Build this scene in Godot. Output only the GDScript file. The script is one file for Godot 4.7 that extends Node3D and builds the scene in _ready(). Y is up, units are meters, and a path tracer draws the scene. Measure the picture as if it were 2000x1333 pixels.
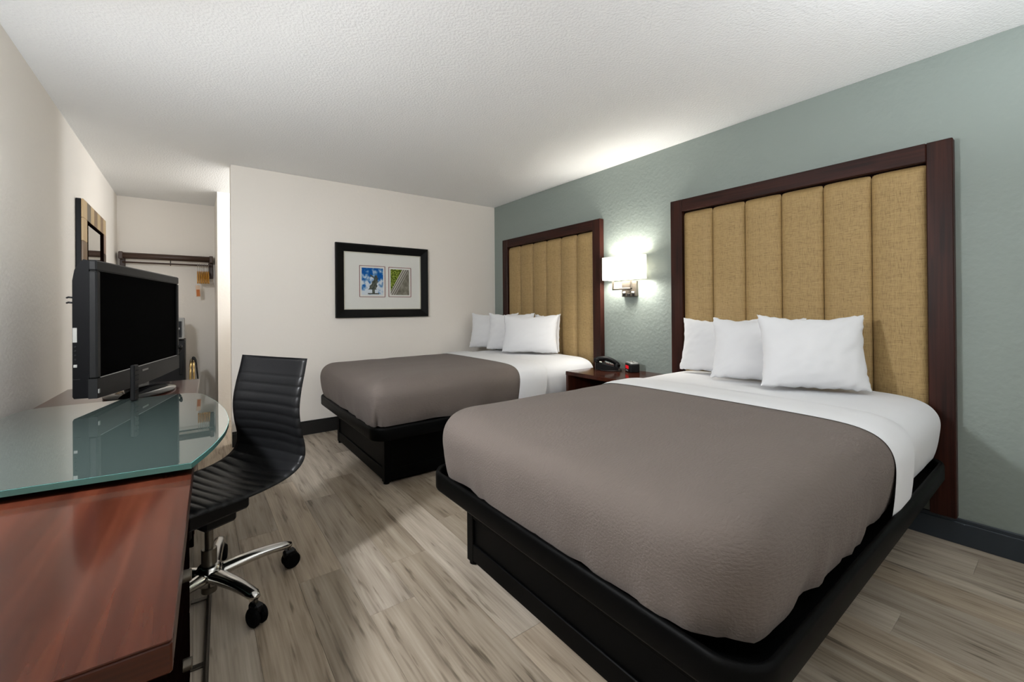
extends Node3D

# ---------------------------------------------------------------- helpers
var M := {}
var taken := {}
var cache := {}
var rng := RandomNumberGenerator.new()

func numbered(n: String) -> String:
	if not taken.has(n):
		taken[n] = 0
		return n
	taken[n] += 1
	return "%s_%03d" % [n, taken[n]]

func tag(o: Node, label: String, category: String, group := "") -> void:
	o.set_meta("label", label)
	o.set_meta("category", category)
	if group != "":
		o.set_meta("group", group)

func thing(called: String, label: String, category: String, at := Vector3.ZERO, turn := 0.0, group := "") -> Node3D:
	var o := Node3D.new()
	o.name = numbered(called)
	add_child(o)
	o.position = at
	o.rotation.y = turn
	tag(o, label, category, group)
	return o

func part(parent: Node, called: String, mesh: Mesh, m: Material, at := Vector3.ZERO, rot := Vector3.ZERO) -> MeshInstance3D:
	var o := MeshInstance3D.new()
	o.name = called
	o.mesh = mesh
	o.material_override = m
	parent.add_child(o, true)
	o.position = at
	o.rotation = rot
	return o

func solo(called: String, mesh: Mesh, m: Material, label: String, category: String, at := Vector3.ZERO, rot := Vector3.ZERO, group := "") -> MeshInstance3D:
	var o := part(self, numbered(called), mesh, m, at, rot)
	tag(o, label, category, group)
	return o

func struct(called: String, mesh: Mesh, m: Material, at := Vector3.ZERO) -> MeshInstance3D:
	var o := part(self, called, mesh, m, at)
	o.set_meta("kind", "structure")
	return o

func begin(smooth := false) -> SurfaceTool:
	var st := SurfaceTool.new()
	st.begin(Mesh.PRIMITIVE_TRIANGLES)
	st.set_smooth_group(0 if smooth else -1)
	return st

func tri(st: SurfaceTool, a: Vector3, b: Vector3, c: Vector3, ua := Vector2.ZERO, ub := Vector2.ZERO, uc := Vector2.ZERO) -> void:
	# a, b, c run counter-clockwise as seen from outside
	st.set_uv(ua)
	st.add_vertex(a)
	st.set_uv(uc)
	st.add_vertex(c)
	st.set_uv(ub)
	st.add_vertex(b)

func tri_out(st: SurfaceTool, a: Vector3, b: Vector3, c: Vector3, ref: Vector3) -> void:
	if (b - a).cross(c - a).dot((a + b + c) / 3.0 - ref) >= 0.0:
		tri(st, a, b, c)
	else:
		tri(st, a, c, b)

func quad_out(st: SurfaceTool, a: Vector3, b: Vector3, c: Vector3, d: Vector3, ref: Vector3) -> void:
	tri_out(st, a, b, c, ref)
	tri_out(st, a, c, d, ref)

func done(st: SurfaceTool) -> ArrayMesh:
	st.generate_normals()
	return st.commit()

func add_cbox(st: SurfaceTool, at: Vector3, size: Vector3, bevel: float) -> void:
	var h := size / 2.0
	var b := minf(bevel, minf(h.x, minf(h.y, h.z)) * 0.45)
	var i := h - Vector3.ONE * b
	for ax in 3:
		var u := (ax + 1) % 3
		var v := (ax + 2) % 3
		for s in [-1.0, 1.0]:
			var q := []
			for k in [[-1, -1], [1, -1], [1, 1], [-1, 1]]:
				var p := Vector3.ZERO
				p[ax] = s * h[ax]
				p[u] = k[0] * i[u]
				p[v] = k[1] * i[v]
				q.append(p + at)
			quad_out(st, q[0], q[1], q[2], q[3], at)
		if b > 0.0:
			for su in [-1.0, 1.0]:
				for sv in [-1.0, 1.0]:
					var q := []
					for k in [[-1, 0], [1, 0], [1, 1], [-1, 1]]:
						var p := Vector3.ZERO
						p[ax] = k[0] * i[ax]
						p[u] = su * (h[u] if k[1] == 0 else i[u])
						p[v] = sv * (i[v] if k[1] == 0 else h[v])
						q.append(p + at)
					quad_out(st, q[0], q[1], q[2], q[3], at)
	if b > 0.0:
		for sx in [-1.0, 1.0]:
			for sy in [-1.0, 1.0]:
				for sz in [-1.0, 1.0]:
					tri_out(st, at + Vector3(sx * h.x, sy * i.y, sz * i.z), at + Vector3(sx * i.x, sy * h.y, sz * i.z), at + Vector3(sx * i.x, sy * i.y, sz * h.z), at)

func cbox(size: Vector3, bevel := 0.003) -> ArrayMesh:
	var key := "%s %s" % [size, bevel]
	if not cache.has(key):
		var st := begin()
		add_cbox(st, Vector3.ZERO, size, bevel)
		cache[key] = done(st)
	return cache[key]

func boxes(list: Array, bevel := 0.002) -> ArrayMesh:
	# list of [centre, size]
	var st := begin()
	for b in list:
		add_cbox(st, b[0], b[1], bevel)
	return done(st)

# span box: from corner a to corner b
func span(parent: Node, called: String, a: Vector3, b: Vector3, m: Material, bevel := 0.003) -> MeshInstance3D:
	var lo := a.min(b)
	var hi := a.max(b)
	return part(parent, called, cbox(hi - lo, bevel), m, (lo + hi) / 2.0)

func add_grid(st: SurfaceTool, rows: Array, out_sign := 1.0, closed := false, uv_scale := Vector2.ONE) -> void:
	var nr := rows.size()
	var nc: int = rows[0].size()
	for r in nr - 1:
		for c in (nc if closed else nc - 1):
			var c2 := (c + 1) % nc
			var a: Vector3 = rows[r][c]
			var b: Vector3 = rows[r][c2]
			var d: Vector3 = rows[r + 1][c]
			var e: Vector3 = rows[r + 1][c2]
			var ua := Vector2(c, r) * uv_scale
			var ub := Vector2(c + 1, r) * uv_scale
			var ud := Vector2(c, r + 1) * uv_scale
			var ue := Vector2(c + 1, r + 1) * uv_scale
			if out_sign > 0:
				if not a.is_equal_approx(b): tri(st, a, b, e, ua, ub, ue)
				if not d.is_equal_approx(e): tri(st, a, e, d, ua, ue, ud)
			else:
				if not a.is_equal_approx(b): tri(st, a, e, b, ua, ue, ub)
				if not d.is_equal_approx(e): tri(st, a, d, e, ua, ud, ue)

func grid_sign(rows: Array, ref: Vector3) -> float:
	var s := 0.0
	for r in rows.size() - 1:
		for c in rows[0].size() - 1:
			var a: Vector3 = rows[r][c]
			s += (rows[r][c + 1] - a).cross(rows[r + 1][c + 1] - a).dot(a - ref)
	return 1.0 if s >= 0.0 else -1.0

func grid(rows: Array, ref: Vector3, closed := false, uv_scale := Vector2.ONE) -> ArrayMesh:
	var st := begin(true)
	add_grid(st, rows, grid_sign(rows, ref), closed, uv_scale)
	return done(st)

func add_lathe(st: SurfaceTool, profile: Array, seg := 24, at := Vector3.ZERO, squash := Vector3.ONE) -> void:
	# profile of Vector2(radius, y), bottom to top
	var rows := []
	for p in profile:
		var row := []
		for k in seg:
			var a := TAU * k / seg
			row.append(at + Vector3(cos(a) * p.x, p.y, sin(a) * p.x) * squash)
		rows.append(row)
	add_grid(st, rows, -1.0, true)
	for e in [0, profile.size() - 1]:
		if profile[e].x > 0.0005:
			var c: Vector3 = at + Vector3(0, profile[e].y, 0) * squash
			for k in seg:
				if e == 0: tri(st, c, rows[e][k], rows[e][(k + 1) % seg])
				else: tri(st, c, rows[e][(k + 1) % seg], rows[e][k])

func lathe(profile: Array, seg := 24, squash := Vector3.ONE) -> ArrayMesh:
	var st := begin(true)
	# split at sharp corners so that edges stay crisp
	for k in profile.size() - 1:
		pass
	add_lathe(st, profile, seg, Vector3.ZERO, squash)
	return done(st)

func cyl(r: float, h: float, seg := 20, bevel := 0.0015) -> ArrayMesh:
	var key := "cyl %s %s %s %s" % [r, h, seg, bevel]
	if not cache.has(key):
		var st := SurfaceTool.new()
		st.begin(Mesh.PRIMITIVE_TRIANGLES)
		var b := minf(bevel, minf(r, h) * 0.3)
		for band in [[Vector2(r - b, 0), Vector2(r, b)], [Vector2(r, b), Vector2(r, h - b)], [Vector2(r, h - b), Vector2(r - b, h)]]:
			st.set_smooth_group(1 if band[0].x == band[1].x else -1)
			var rows := []
			for p in band:
				var row := []
				for k in seg: row.append(Vector3(cos(TAU * k / seg) * p.x, p.y, sin(TAU * k / seg) * p.x))
				rows.append(row)
			add_grid(st, rows, -1.0, true)
		st.set_smooth_group(-1)
		for e in [0.0, h]:
			for k in seg:
				var a := Vector3(cos(TAU * k / seg) * (r - b), e, sin(TAU * k / seg) * (r - b))
				var c := Vector3(cos(TAU * (k + 1) / seg) * (r - b), e, sin(TAU * (k + 1) / seg) * (r - b))
				tri_out(st, Vector3(0, e, 0), a, c, Vector3(0, h / 2, 0))
		cache[key] = done(st)
	return cache[key]

func add_tube(st: SurfaceTool, path: Array, radii, seg := 10, flat := 1.0) -> void:
	# swept round (or flattened by `flat` across the up axis) section with capped ends
	var rows := []
	var up := Vector3.UP
	for k in path.size():
		var d: Vector3 = (path[mini(k + 1, path.size() - 1)] - path[maxi(k - 1, 0)]).normalized()
		var s := d.cross(up if absf(d.dot(up)) < 0.95 else Vector3.RIGHT).normalized()
		var t := s.cross(d).normalized()
		var r: float = radii[k] if radii is Array else radii
		var row := []
		for j in seg:
			var a := TAU * j / seg
			row.append(path[k] + s * cos(a) * r + t * sin(a) * r * flat)
		rows.append(row)
	var sgn := 1.0
	var test: Vector3 = rows[0][0] - path[0]
	var nn: Vector3 = (rows[0][1] - rows[0][0]).cross(rows[1][1] - rows[0][0])
	if nn.dot(test) < 0.0: sgn = -1.0
	add_grid(st, rows, sgn, true)
	for e in [0, path.size() - 1]:
		var inner: Vector3 = path[1] if e == 0 else path[path.size() - 2]
		for j in seg:
			tri_out(st, path[e], rows[e][j], rows[e][(j + 1) % seg], inner)

func tube(path: Array, radii, seg := 10, flat := 1.0) -> ArrayMesh:
	var st := begin(true)
	add_tube(st, path, radii, seg, flat)
	return done(st)

func smooth_path(pts: Array, n: int) -> Array:
	var c := Curve3D.new()
	for k in pts.size():
		var t: Vector3 = (pts[mini(k + 1, pts.size() - 1)] - pts[maxi(k - 1, 0)]) / 6.0
		c.add_point(pts[k], -t, t)
	var out := []
	var L := c.get_baked_length()
	for k in n + 1: out.append(c.sample_baked(L * k / n, true))
	return out

func prism(poly: PackedVector2Array, y0: float, y1: float, bevel := 0.002) -> ArrayMesh:
	# poly of (x, z); chamfered top and bottom rims
	var st := begin()
	var inner: PackedVector2Array = poly
	if bevel > 0.0:
		var off := Geometry2D.offset_polygon(poly, -bevel, Geometry2D.JOIN_MITER)
		if off.size() == 1 and off[0].size() == poly.size():
			inner = off[0]
			var best := 0
			for k in inner.size():
				if inner[k].distance_squared_to(poly[0]) < inner[best].distance_squared_to(poly[0]): best = k
			var turned := PackedVector2Array()
			for k in inner.size(): turned.append(inner[(k + best) % inner.size()])
			inner = turned
			if Geometry2D.is_polygon_clockwise(inner) != Geometry2D.is_polygon_clockwise(poly):
				var back := PackedVector2Array([inner[0]])
				for k in range(inner.size() - 1, 0, -1): back.append(inner[k])
				inner = back
	var ix := Geometry2D.triangulate_polygon(inner)
	for e in [[y0, -1.0], [y1, 1.0]]:
		for k in range(0, ix.size(), 3):
			var a := Vector3(inner[ix[k]].x, e[0], inner[ix[k]].y)
			var b := Vector3(inner[ix[k + 1]].x, e[0], inner[ix[k + 1]].y)
			var c := Vector3(inner[ix[k + 2]].x, e[0], inner[ix[k + 2]].y)
			if (b - a).cross(c - a).y * e[1] >= 0: tri(st, a, b, c)
			else: tri(st, a, c, b)
	var cw := Geometry2D.is_polygon_clockwise(poly)
	var n := poly.size()
	var bv := bevel if inner != poly else 0.0
	for k in n:
		var k2 := (k + 1) % n
		var bands := [[inner, y0, poly, y0 + bv], [poly, y0 + bv, poly, y1 - bv], [poly, y1 - bv, inner, y1]]
		for bd in bands:
			if bd[1] == bd[3]: continue
			var a := Vector3(bd[0][k].x, bd[1], bd[0][k].y)
			var b := Vector3(bd[0][k2].x, bd[1], bd[0][k2].y)
			var c := Vector3(bd[2][k2].x, bd[3], bd[2][k2].y)
			var d := Vector3(bd[2][k].x, bd[3], bd[2][k].y)
			# outward side from the polygon's sense of rotation
			var e2 := poly[k2] - poly[k]
			var outw := Vector3(e2.y, 0, -e2.x)
			if cw: outw = -outw
			var nn := (b - a).cross(c - a)
			if nn.dot(outw) >= 0.0:
				tri(st, a, b, c)
				tri(st, a, c, d)
			else:
				tri(st, a, c, b)
				tri(st, a, d, c)
	return done(st)

func rounded_rect(x0: float, x1: float, z0: float, z1: float, r: float, n := 6) -> PackedVector2Array:
	var p := PackedVector2Array()
	for c in [[x1 - r, z1 - r, 0.0], [x0 + r, z1 - r, PI / 2], [x0 + r, z0 + r, PI], [x1 - r, z0 + r, 1.5 * PI]]:
		for k in n + 1:
			var a: float = c[2] + PI / 2 * k / n
			p.append(Vector2(c[0] + cos(a) * r, c[1] + sin(a) * r))
	return p

# ---------------------------------------------------------------- textures and materials
func noise(freq: float, seed_: int, oct := 3, type := FastNoiseLite.TYPE_SIMPLEX_SMOOTH) -> FastNoiseLite:
	var n := FastNoiseLite.new()
	n.seed = seed_
	n.frequency = freq
	n.noise_type = type
	n.fractal_octaves = oct
	return n

func noise_tex(size: int, freq: float, seed_: int, oct := 3, type := FastNoiseLite.TYPE_SIMPLEX_SMOOTH) -> ImageTexture:
	return ImageTexture.create_from_image(noise(freq, seed_, oct, type).get_seamless_image(size, size))

func streaks(w: int, h: int, squeeze: int, freq: float, seed_: int, oct := 4) -> Image:
	# noise drawn out along v
	var im := noise(freq, seed_, oct).get_seamless_image(w, maxi(8, h / squeeze))
	im.convert(Image.FORMAT_L8)
	im.resize(w, h, Image.INTERPOLATE_CUBIC)
	return im

func lerp3(a: Color, b: Color, c: Color, t: float) -> Color:
	return a.lerp(b, t * 2.0) if t < 0.5 else b.lerp(c, t * 2.0 - 1.0)

func wood_image(w: int, h: int, dark: Color, mid: Color, light: Color, seed_: int, turned := false) -> ImageTexture:
	var a := streaks(w, h, 12, 0.02, seed_)
	var b := streaks(w, h, 40, 0.12, seed_ + 7, 2)
	var im := Image.create(w, h, false, Image.FORMAT_RGB8)
	for y in h:
		for x in w:
			var t := clampf(0.5 + (a.get_pixel(x, y).r - 0.5) * 0.9 + (b.get_pixel(x, y).r - 0.5) * 0.5, 0.0, 1.0)
			im.set_pixel(x, y, lerp3(dark, mid, light, t))
	if turned: im.rotate_90(CLOCKWISE)
	return ImageTexture.create_from_image(im)

func floor_image(seed_: int) -> ImageTexture:
	# weathered grey-brown board: broad bands, fine fibre, dark cracks and knots
	var w := 384
	var h := 1024
	var a := streaks(w, h, 9, 0.014, seed_, 3)
	var b := streaks(w, h, 26, 0.09, seed_ + 3, 3)
	var c := streaks(w, h, 10, 0.035, seed_ + 11, 4)
	var d := streaks(w, h, 3, 0.012, seed_ + 17, 3)
	var im := Image.create(w, h, false, Image.FORMAT_RGB8)
	for y in h:
		for x in w:
			var t := 0.60 + (a.get_pixel(x, y).r - 0.5) * 0.55 + (b.get_pixel(x, y).r - 0.5) * 0.34
			var crack := clampf((c.get_pixel(x, y).r - 0.60) * 4.5, 0.0, 1.0) * clampf((d.get_pixel(x, y).r - 0.38) * 3.0, 0.0, 1.0)
			t = clampf(t - crack * 0.40, 0.0, 1.0)
			im.set_pixel(x, y, lerp3(Color8(108, 99, 88), Color8(170, 159, 146), Color8(202, 193, 181), t))
	return ImageTexture.create_from_image(im)

func weave_image() -> Array:
	# linen-like cloth: every thread has its own tone, slubs run along the threads
	var n := 768
	var im := Image.create(n, n, false, Image.FORMAT_RGB8)
	var hm := Image.create(n, n, false, Image.FORMAT_L8)
	var r2 := RandomNumberGenerator.new()
	r2.seed = 91
	var th := 4
	var row := []
	var col := []
	for k in n / th:
		row.append(r2.randf())
		col.append(r2.randf())
	var along_v := streaks(n, n, 20, 0.16, 61, 2)
	var along_u := streaks(n, n, 20, 0.16, 62, 2)
	along_u.rotate_90(CLOCKWISE)
	for y in n:
		for x in n:
			var i := x / th
			var j := y / th
			var fx := sin(PI * (x % th + 0.5) / th)
			var fy := sin(PI * (y % th + 0.5) / th)
			var weft: bool = (i + j) % 2 == 0            # which thread lies on top here
			var su := along_u.get_pixel(x, y).r
			var sv := along_v.get_pixel(x, y).r
			var tone: float
			if weft: tone = 0.56 + (row[j] - 0.5) * 0.20 + (su - 0.5) * 0.55 - clampf((su - 0.36) * -6.0, 0.0, 1.0) * 0.30
			else: tone = 0.54 + (col[i] - 0.5) * 0.20 + (sv - 0.5) * 0.50 - clampf((sv - 0.35) * -6.0, 0.0, 1.0) * 0.28
			var hgt := fy * (0.5 + 0.5 * fx) if weft else fx * (0.5 + 0.5 * fy)
			im.set_pixel(x, y, lerp3(Color8(88, 66, 34), Color8(162, 134, 88), Color8(200, 174, 124), clampf(tone, 0.0, 1.0)))
			hm.set_pixel(x, y, Color(hgt, hgt, hgt))
	return [ImageTexture.create_from_image(im), ImageTexture.create_from_image(hm)]

func mat(c: Color, rough := 0.6, metal := 0.0, spec := 0.5) -> StandardMaterial3D:
	var m := StandardMaterial3D.new()
	m.albedo_color = c
	m.roughness = rough
	m.metallic = metal
	m.metallic_specular = spec
	return m

func bump(m: StandardMaterial3D, t: Texture2D, cm: float, world := true, sc := Vector3.ONE) -> StandardMaterial3D:
	m.heightmap_enabled = true
	m.heightmap_texture = t
	m.heightmap_scale = cm
	m.uv1_triplanar = true
	m.uv1_world_triplanar = world
	m.uv1_scale = sc
	return m

func glow(c: Color, energy: float) -> StandardMaterial3D:
	var m := mat(c, 0.6)
	m.emission_enabled = true
	m.emission = c
	m.emission_energy_multiplier = energy * GLOW
	return m

func wood(t: Texture2D, sc: Vector3, coat: float, rough := 0.4, coat_rough := 0.15, tint := Color.WHITE) -> StandardMaterial3D:
	var m := mat(tint, rough, 0, 0.3)
	m.albedo_texture = t
	m.uv1_triplanar = true
	m.uv1_scale = sc
	if coat > 0.0:
		m.clearcoat_enabled = true
		m.clearcoat = coat
		m.clearcoat_roughness = coat_rough
	return m

func make_materials() -> void:
	var peel := noise_tex(512, 0.030, 5, 3)
	var popcorn := noise_tex(512, 0.055, 9, 4)
	M.wall = bump(mat(Color8(243, 236, 226), 0.75, 0, 0.35), peel, 0.07, true, Vector3.ONE * 1.6)
	M.green = bump(mat(Color8(137, 146, 140), 0.55, 0, 0.4), peel, 0.12, true, Vector3.ONE * 1.6)
	M.ceiling = bump(mat(Color8(247, 247, 245), 0.9, 0, 0.2), popcorn, 0.20, true, Vector3.ONE * 2.0)
	M.base_green = mat(Color8(44, 52, 60), 0.45)
	M.base_black = mat(Color8(22, 22, 21), 0.45)
	M.slab = mat(Color8(60, 52, 44), 0.9)
	# floor boards
	M.floor = []
	for k in 3:
		var t := floor_image(100 + k * 31)
		for j in 4:
			var m := mat([Color8(236, 232, 226), Color8(255, 252, 246), Color8(224, 218, 208), Color8(246, 238, 226)][j], 0.5, 0, 0.35)
			m.albedo_texture = t
			m.uv1_triplanar = true
			m.uv1_scale = Vector3(2.6, 1.0, 0.75)
			m.uv1_offset = Vector3(0.13 + 0.31 * j, 0.0, 0.21 * j + 0.4 * k)
			M.floor.append(m)
	# woods
	var mahogany := wood_image(256, 512, Color8(30, 14, 10), Color8(44, 20, 14), Color8(58, 28, 20), 201)
	var mahogany_u := wood_image(256, 512, Color8(30, 14, 10), Color8(44, 20, 14), Color8(58, 28, 20), 201, true)
	M.mahogany_v = wood(mahogany, Vector3(3, 1.2, 3), 0.0, 0.42)
	M.mahogany_h = wood(mahogany_u, Vector3(1.2, 3, 1.2), 0.0, 0.42)
	var cherry := wood_image(256, 512, Color8(44, 20, 13), Color8(58, 27, 17), Color8(74, 37, 24), 231)
	var cherry_u := wood_image(256, 512, Color8(44, 20, 13), Color8(58, 27, 17), Color8(74, 37, 24), 231, true)
	M.cherry_top = wood(cherry, Vector3(1.6, 1, 0.5), 0.1, 0.13, 0.06)
	M.cherry_v = wood(cherry, Vector3(3, 1.2, 3), 0.4, 0.4, 0.2)
	M.cherry_edge = wood(cherry_u, Vector3(1, 3, 1), 0.5, 0.4, 0.2, Color8(255, 214, 150))
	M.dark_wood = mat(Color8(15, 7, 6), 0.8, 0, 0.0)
	M.black_wood = mat(Color8(15, 13, 12), 0.5, 0, 0.35)
	M.rack_wood = mat(Color8(62, 42, 30), 0.45)
	# cloths
	var crinkle := noise_tex(512, 0.035, 15, 4)
	M.spread = bump(mat(Color8(108, 99, 93), 0.9, 0, 0.2), crinkle, 0.16, true, Vector3(2.2, 6.0, 6.0))
	M.spread.rim_enabled = true
	M.spread.rim = 0.25
	M.white_cloth = mat(Color8(222, 222, 223), 0.85, 0, 0.2)
	var wv := weave_image()
	M.weave = mat(Color.WHITE, 0.55, 0, 0.45)
	M.weave.albedo_texture = wv[0]
	bump(M.weave, wv[1], 0.06, true, Vector3.ONE * 2.9)
	M.black_paint = mat(Color8(7, 7, 7), 0.42, 0, 0.28)
	M.bed_black = mat(Color8(5, 5, 5), 0.5, 0, 0.18)
	# metal, plastic, glass
	M.chrome = mat(Color8(200, 198, 194), 0.16, 1.0)
	M.dull_metal = mat(Color8(122, 116, 106), 0.38, 1.0)
	M.gun_metal = mat(Color8(92, 86, 78), 0.4, 0.8)
	M.black_plastic = mat(Color8(7, 7, 8), 0.45, 0, 0.35)
	M.tv_bezel = mat(Color8(24, 24, 24), 0.45, 0, 0.25)
	M.tv_side = mat(Color8(7, 7, 8), 0.55, 0, 0.2)
	M.tv_screen = mat(Color8(3, 3, 3), 0.6, 0, 0.04)
	M.tv_gloss = mat(Color8(9, 9, 10), 0.1, 0, 0.55)
	M.silver = mat(Color8(176, 176, 174), 0.3, 0.6)
	M.white_plastic = mat(Color8(214, 214, 208), 0.5)
	M.grey_plastic = mat(Color8(128, 127, 122), 0.45)
	M.glass_top = mat(Color8(48, 57, 54), 0.0, 0, 0.55)
	M.glass_top.clearcoat_enabled = true
	M.glass_top.clearcoat = 0.5
	M.glass_top.clearcoat_roughness = 0.0
	M.glass_edge = mat(Color8(86, 132, 126), 0.12, 0, 0.6)
	M.leather = bump(mat(Color8(22, 22, 23), 0.42, 0, 0.38), noise_tex(256, 0.09, 33, 2), 0.03, false, Vector3.ONE * 9.0)
	M.rubber = mat(Color8(6, 6, 6), 0.7, 0, 0.2)
	M.mirror = mat(Color8(232, 232, 228), 0.015, 1.0)
	M.hanger = mat(Color8(196, 138, 50), 0.4)
	M.mat_board = mat(Color8(222, 221, 214), 0.9, 0, 0.2)
	M.fillet = mat(Color8(120, 48, 44), 0.7)

# ---------------------------------------------------------------- room numbers (metres)
const XL := -0.677      # left wall
const XG := 3.005       # green wall
const ZB := -4.367      # far wall with the picture
const ZA := -6.24       # end of the closet alcove
const ZF := 1.75        # front wall behind the camera
const H := 2.44
const NEAR_C := -1.121  # centre line of the near bed
const E_SCONCE := 0.34   # each of its two bulbs
const E_VANITY := 1.0
const E_T2 := 1.1
const E_DESK_FILL := 3.5
const E_FRONT_FILL := 0.55
const GLOW := 1.0
const FAR_C := -3.361   # centre line of the far bed

func _ready() -> void:
	rng.seed = 7
	# camera: level, lens shifted down a little
	var cam := Camera3D.new()
	cam.name = "camera"
	cam.projection = Camera3D.PROJECTION_FRUSTUM
	cam.near = 0.05
	cam.far = 60.0
	cam.size = 0.05 * 1333.0 / 826.38
	cam.frustum_offset = Vector2(0, -0.05 * (666.5 - 601.19) / 826.38)
	add_child(cam)
	cam.position = Vector3(0, 1.1726, 0)
	cam.rotation = Vector3(0.0027, -0.6425, -0.0082)
	cam.current = true
	var we := WorldEnvironment.new()
	we.name = "environment"
	var env := Environment.new()
	env.background_mode = Environment.BG_COLOR
	env.background_color = Color(0.02, 0.02, 0.02)
	env.tonemap_mode = Environment.TONE_MAPPER_LINEAR
	env.tonemap_exposure = 1.12
	env.sdfgi_enabled = true
	env.ssao_enabled = true
	env.ssil_enabled = true
	we.environment = env
	add_child(we)
	# added fill light behind the camera; no window is known there
	var fill_area := AreaLight3D.new()
	fill_area.name = "added_front_fill"
	fill_area.area_size = Vector2(2.6, 1.5)
	fill_area.light_energy = E_FRONT_FILL
	fill_area.light_color = Color(0.95, 0.972, 1.0)
	fill_area.shadow_enabled = true
	add_child(fill_area)
	fill_area.position = Vector3(1.3, 1.35, ZF - 0.14)

	make_materials()
	room()
	for b in [[NEAR_C, "near"], [FAR_C, "far"]]:
		bed(b[0], b[1])
	nightstand()
	desk()
	chair()
	tv()
	sconce()
	picture()
	mirror()
	closet()
	lamps_behind()

# ---------------------------------------------------------------- room shell
func room() -> void:
	struct("ceiling", cbox(Vector3(4.2, 0.1, 8.4), 0.0), M.ceiling, Vector3(1.2, H + 0.05, -2.25))
	var fl := struct("floor", cbox(Vector3(4.2, 0.1, 8.4), 0.0), M.slab, Vector3(1.2, -0.0615, -2.25))
	# boards run towards the far wall
	var bw := 0.181
	var x := XL - 0.06
	var col := 0
	while x < XG:
		var z: float = ZF - [0.0, 0.52, 0.23, 0.81, 0.38, 0.66, 0.1, 0.94][col % 8]
		if z < ZF: board(fl, x, bw, ZF, z)
		while z > -6.3:
			board(fl, x, bw, z, maxf(z - 1.22, -6.3))
			z -= 1.22
		x += bw
		col += 1
	var t := 0.12
	struct("wall_left", cbox(Vector3(t, H, ZF - ZA + 2 * t), 0.0), M.wall, Vector3(XL - t / 2, H / 2, (ZF + ZA) / 2))
	struct("wall_right", cbox(Vector3(t, H, ZF - ZB + 2 * t), 0.0), M.green, Vector3(XG + t / 2, H / 2, (ZF + ZB) / 2))
	struct("wall_back", cbox(Vector3(XG - 0.248 + t, H, t), 0.004), M.wall, Vector3((XG + 0.248 + t) / 2, H / 2, ZB - t / 2))
	struct("wall_alcove", cbox(Vector3(0.19 - XL + t, H, t), 0.0), M.wall, Vector3((0.19 + XL) / 2, H / 2, ZA - t / 2))
	struct("wall_alcove_side", cbox(Vector3(t, H, -5.455 - ZA), 0.0), M.wall, Vector3(0.19 + t / 2, H / 2, (-5.455 + ZA) / 2))
	struct("wall_vanity", cbox(Vector3(2.0, H, t), 0.0), M.wall, Vector3(0.19 + t + 1.0, H / 2, -5.455 - t / 2))
	struct("wall_vanity_side", cbox(Vector3(t, H, 0.97), 0.0), M.wall, Vector3(2.1, H / 2, -4.97))
	struct("wall_front", cbox(Vector3(4.2, H, t), 0.0), M.wall, Vector3(1.2, H / 2, ZF + t / 2))
	# baseboards with a stepped top
	var bb := begin()
	add_cbox(bb, Vector3(XG - 0.008, 0.053, (ZF + ZB) / 2), Vector3(0.016, 0.106, ZF - ZB), 0.002)
	add_cbox(bb, Vector3(XG - 0.005, 0.114, (ZF + ZB) / 2), Vector3(0.010, 0.022, ZF - ZB), 0.004)
	struct("baseboard_right", done(bb), M.base_green)
	bb = begin()
	add_cbox(bb, Vector3((XG + 0.248) / 2, 0.055, ZB + 0.008), Vector3(XG - 0.248, 0.11, 0.016), 0.002)
	add_cbox(bb, Vector3((XG + 0.248) / 2, 0.119, ZB + 0.005), Vector3(XG - 0.248, 0.022, 0.010), 0.004)
	struct("baseboard_back", done(bb), M.base_black)
	bb = begin()
	add_cbox(bb, Vector3(XL + 0.008, 0.06, (ZF + ZA) / 2), Vector3(0.016, 0.12, ZF - ZA), 0.002)
	struct("baseboard_left", done(bb), M.base_black)
	# made-up window behind the camera, its glowing sheet goes with the fill light
	var w := struct("added_window_1", boxes([[Vector3(0, 0.78, 0), Vector3(2.76, 0.07, 0.06)], [Vector3(0, -0.78, 0), Vector3(2.76, 0.07, 0.08)], [Vector3(-1.345, 0, 0), Vector3(0.07, 1.5, 0.06)], [Vector3(1.345, 0, 0), Vector3(0.07, 1.5, 0.06)], [Vector3(0, 0, 0), Vector3(0.05, 1.5, 0.05)]]), M.white_plastic, Vector3(1.3, 1.35, ZF - 0.03))
	part(w, "fill_pane", cbox(Vector3(2.6, 1.5, 0.01), 0.0), glow(Color(1.0, 0.99, 0.97), 0.2), Vector3(0, 0, -0.01))

func board(parent: Node, x: float, w: float, z0: float, z1: float) -> void:
	var L := snappedf(z0 - z1, 0.001)
	if L < 0.02: return
	part(parent, "plank", cbox(Vector3(w - 0.0005, 0.012, L - 0.0005), 0.0007), M.floor[rng.randi() % M.floor.size()], Vector3(x + w / 2 - 1.2, 0.0555, (z0 + z1) / 2 + 2.25))

# ---------------------------------------------------------------- beds
func u_ring(d: float, xf: float, xh: float, hz: float, R: float, y: float) -> Array:
	# open ring round sides and foot, inset by d
	var r := maxf(R - d, 0.004)
	var cx := xf + d + r
	var cz := hz - d - r
	var out := []
	var nl := 34
	var na := 14
	var nf := 36
	for k in nl: out.append(Vector3(lerpf(xh, cx, float(k) / nl), y, -(hz - d)))
	for k in na:
		var a := PI / 2 * k / na
		out.append(Vector3(cx - sin(a) * r, y, -cz - cos(a) * r))
	for k in nf: out.append(Vector3(xf + d, y, lerpf(-cz, cz, float(k) / nf)))
	for k in na:
		var a := PI / 2 * k / na
		out.append(Vector3(cx - cos(a) * r, y, cz + sin(a) * r))
	for k in nl + 1: out.append(Vector3(lerpf(cx, xh, float(k) / nl), y, hz - d))
	return out

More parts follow.
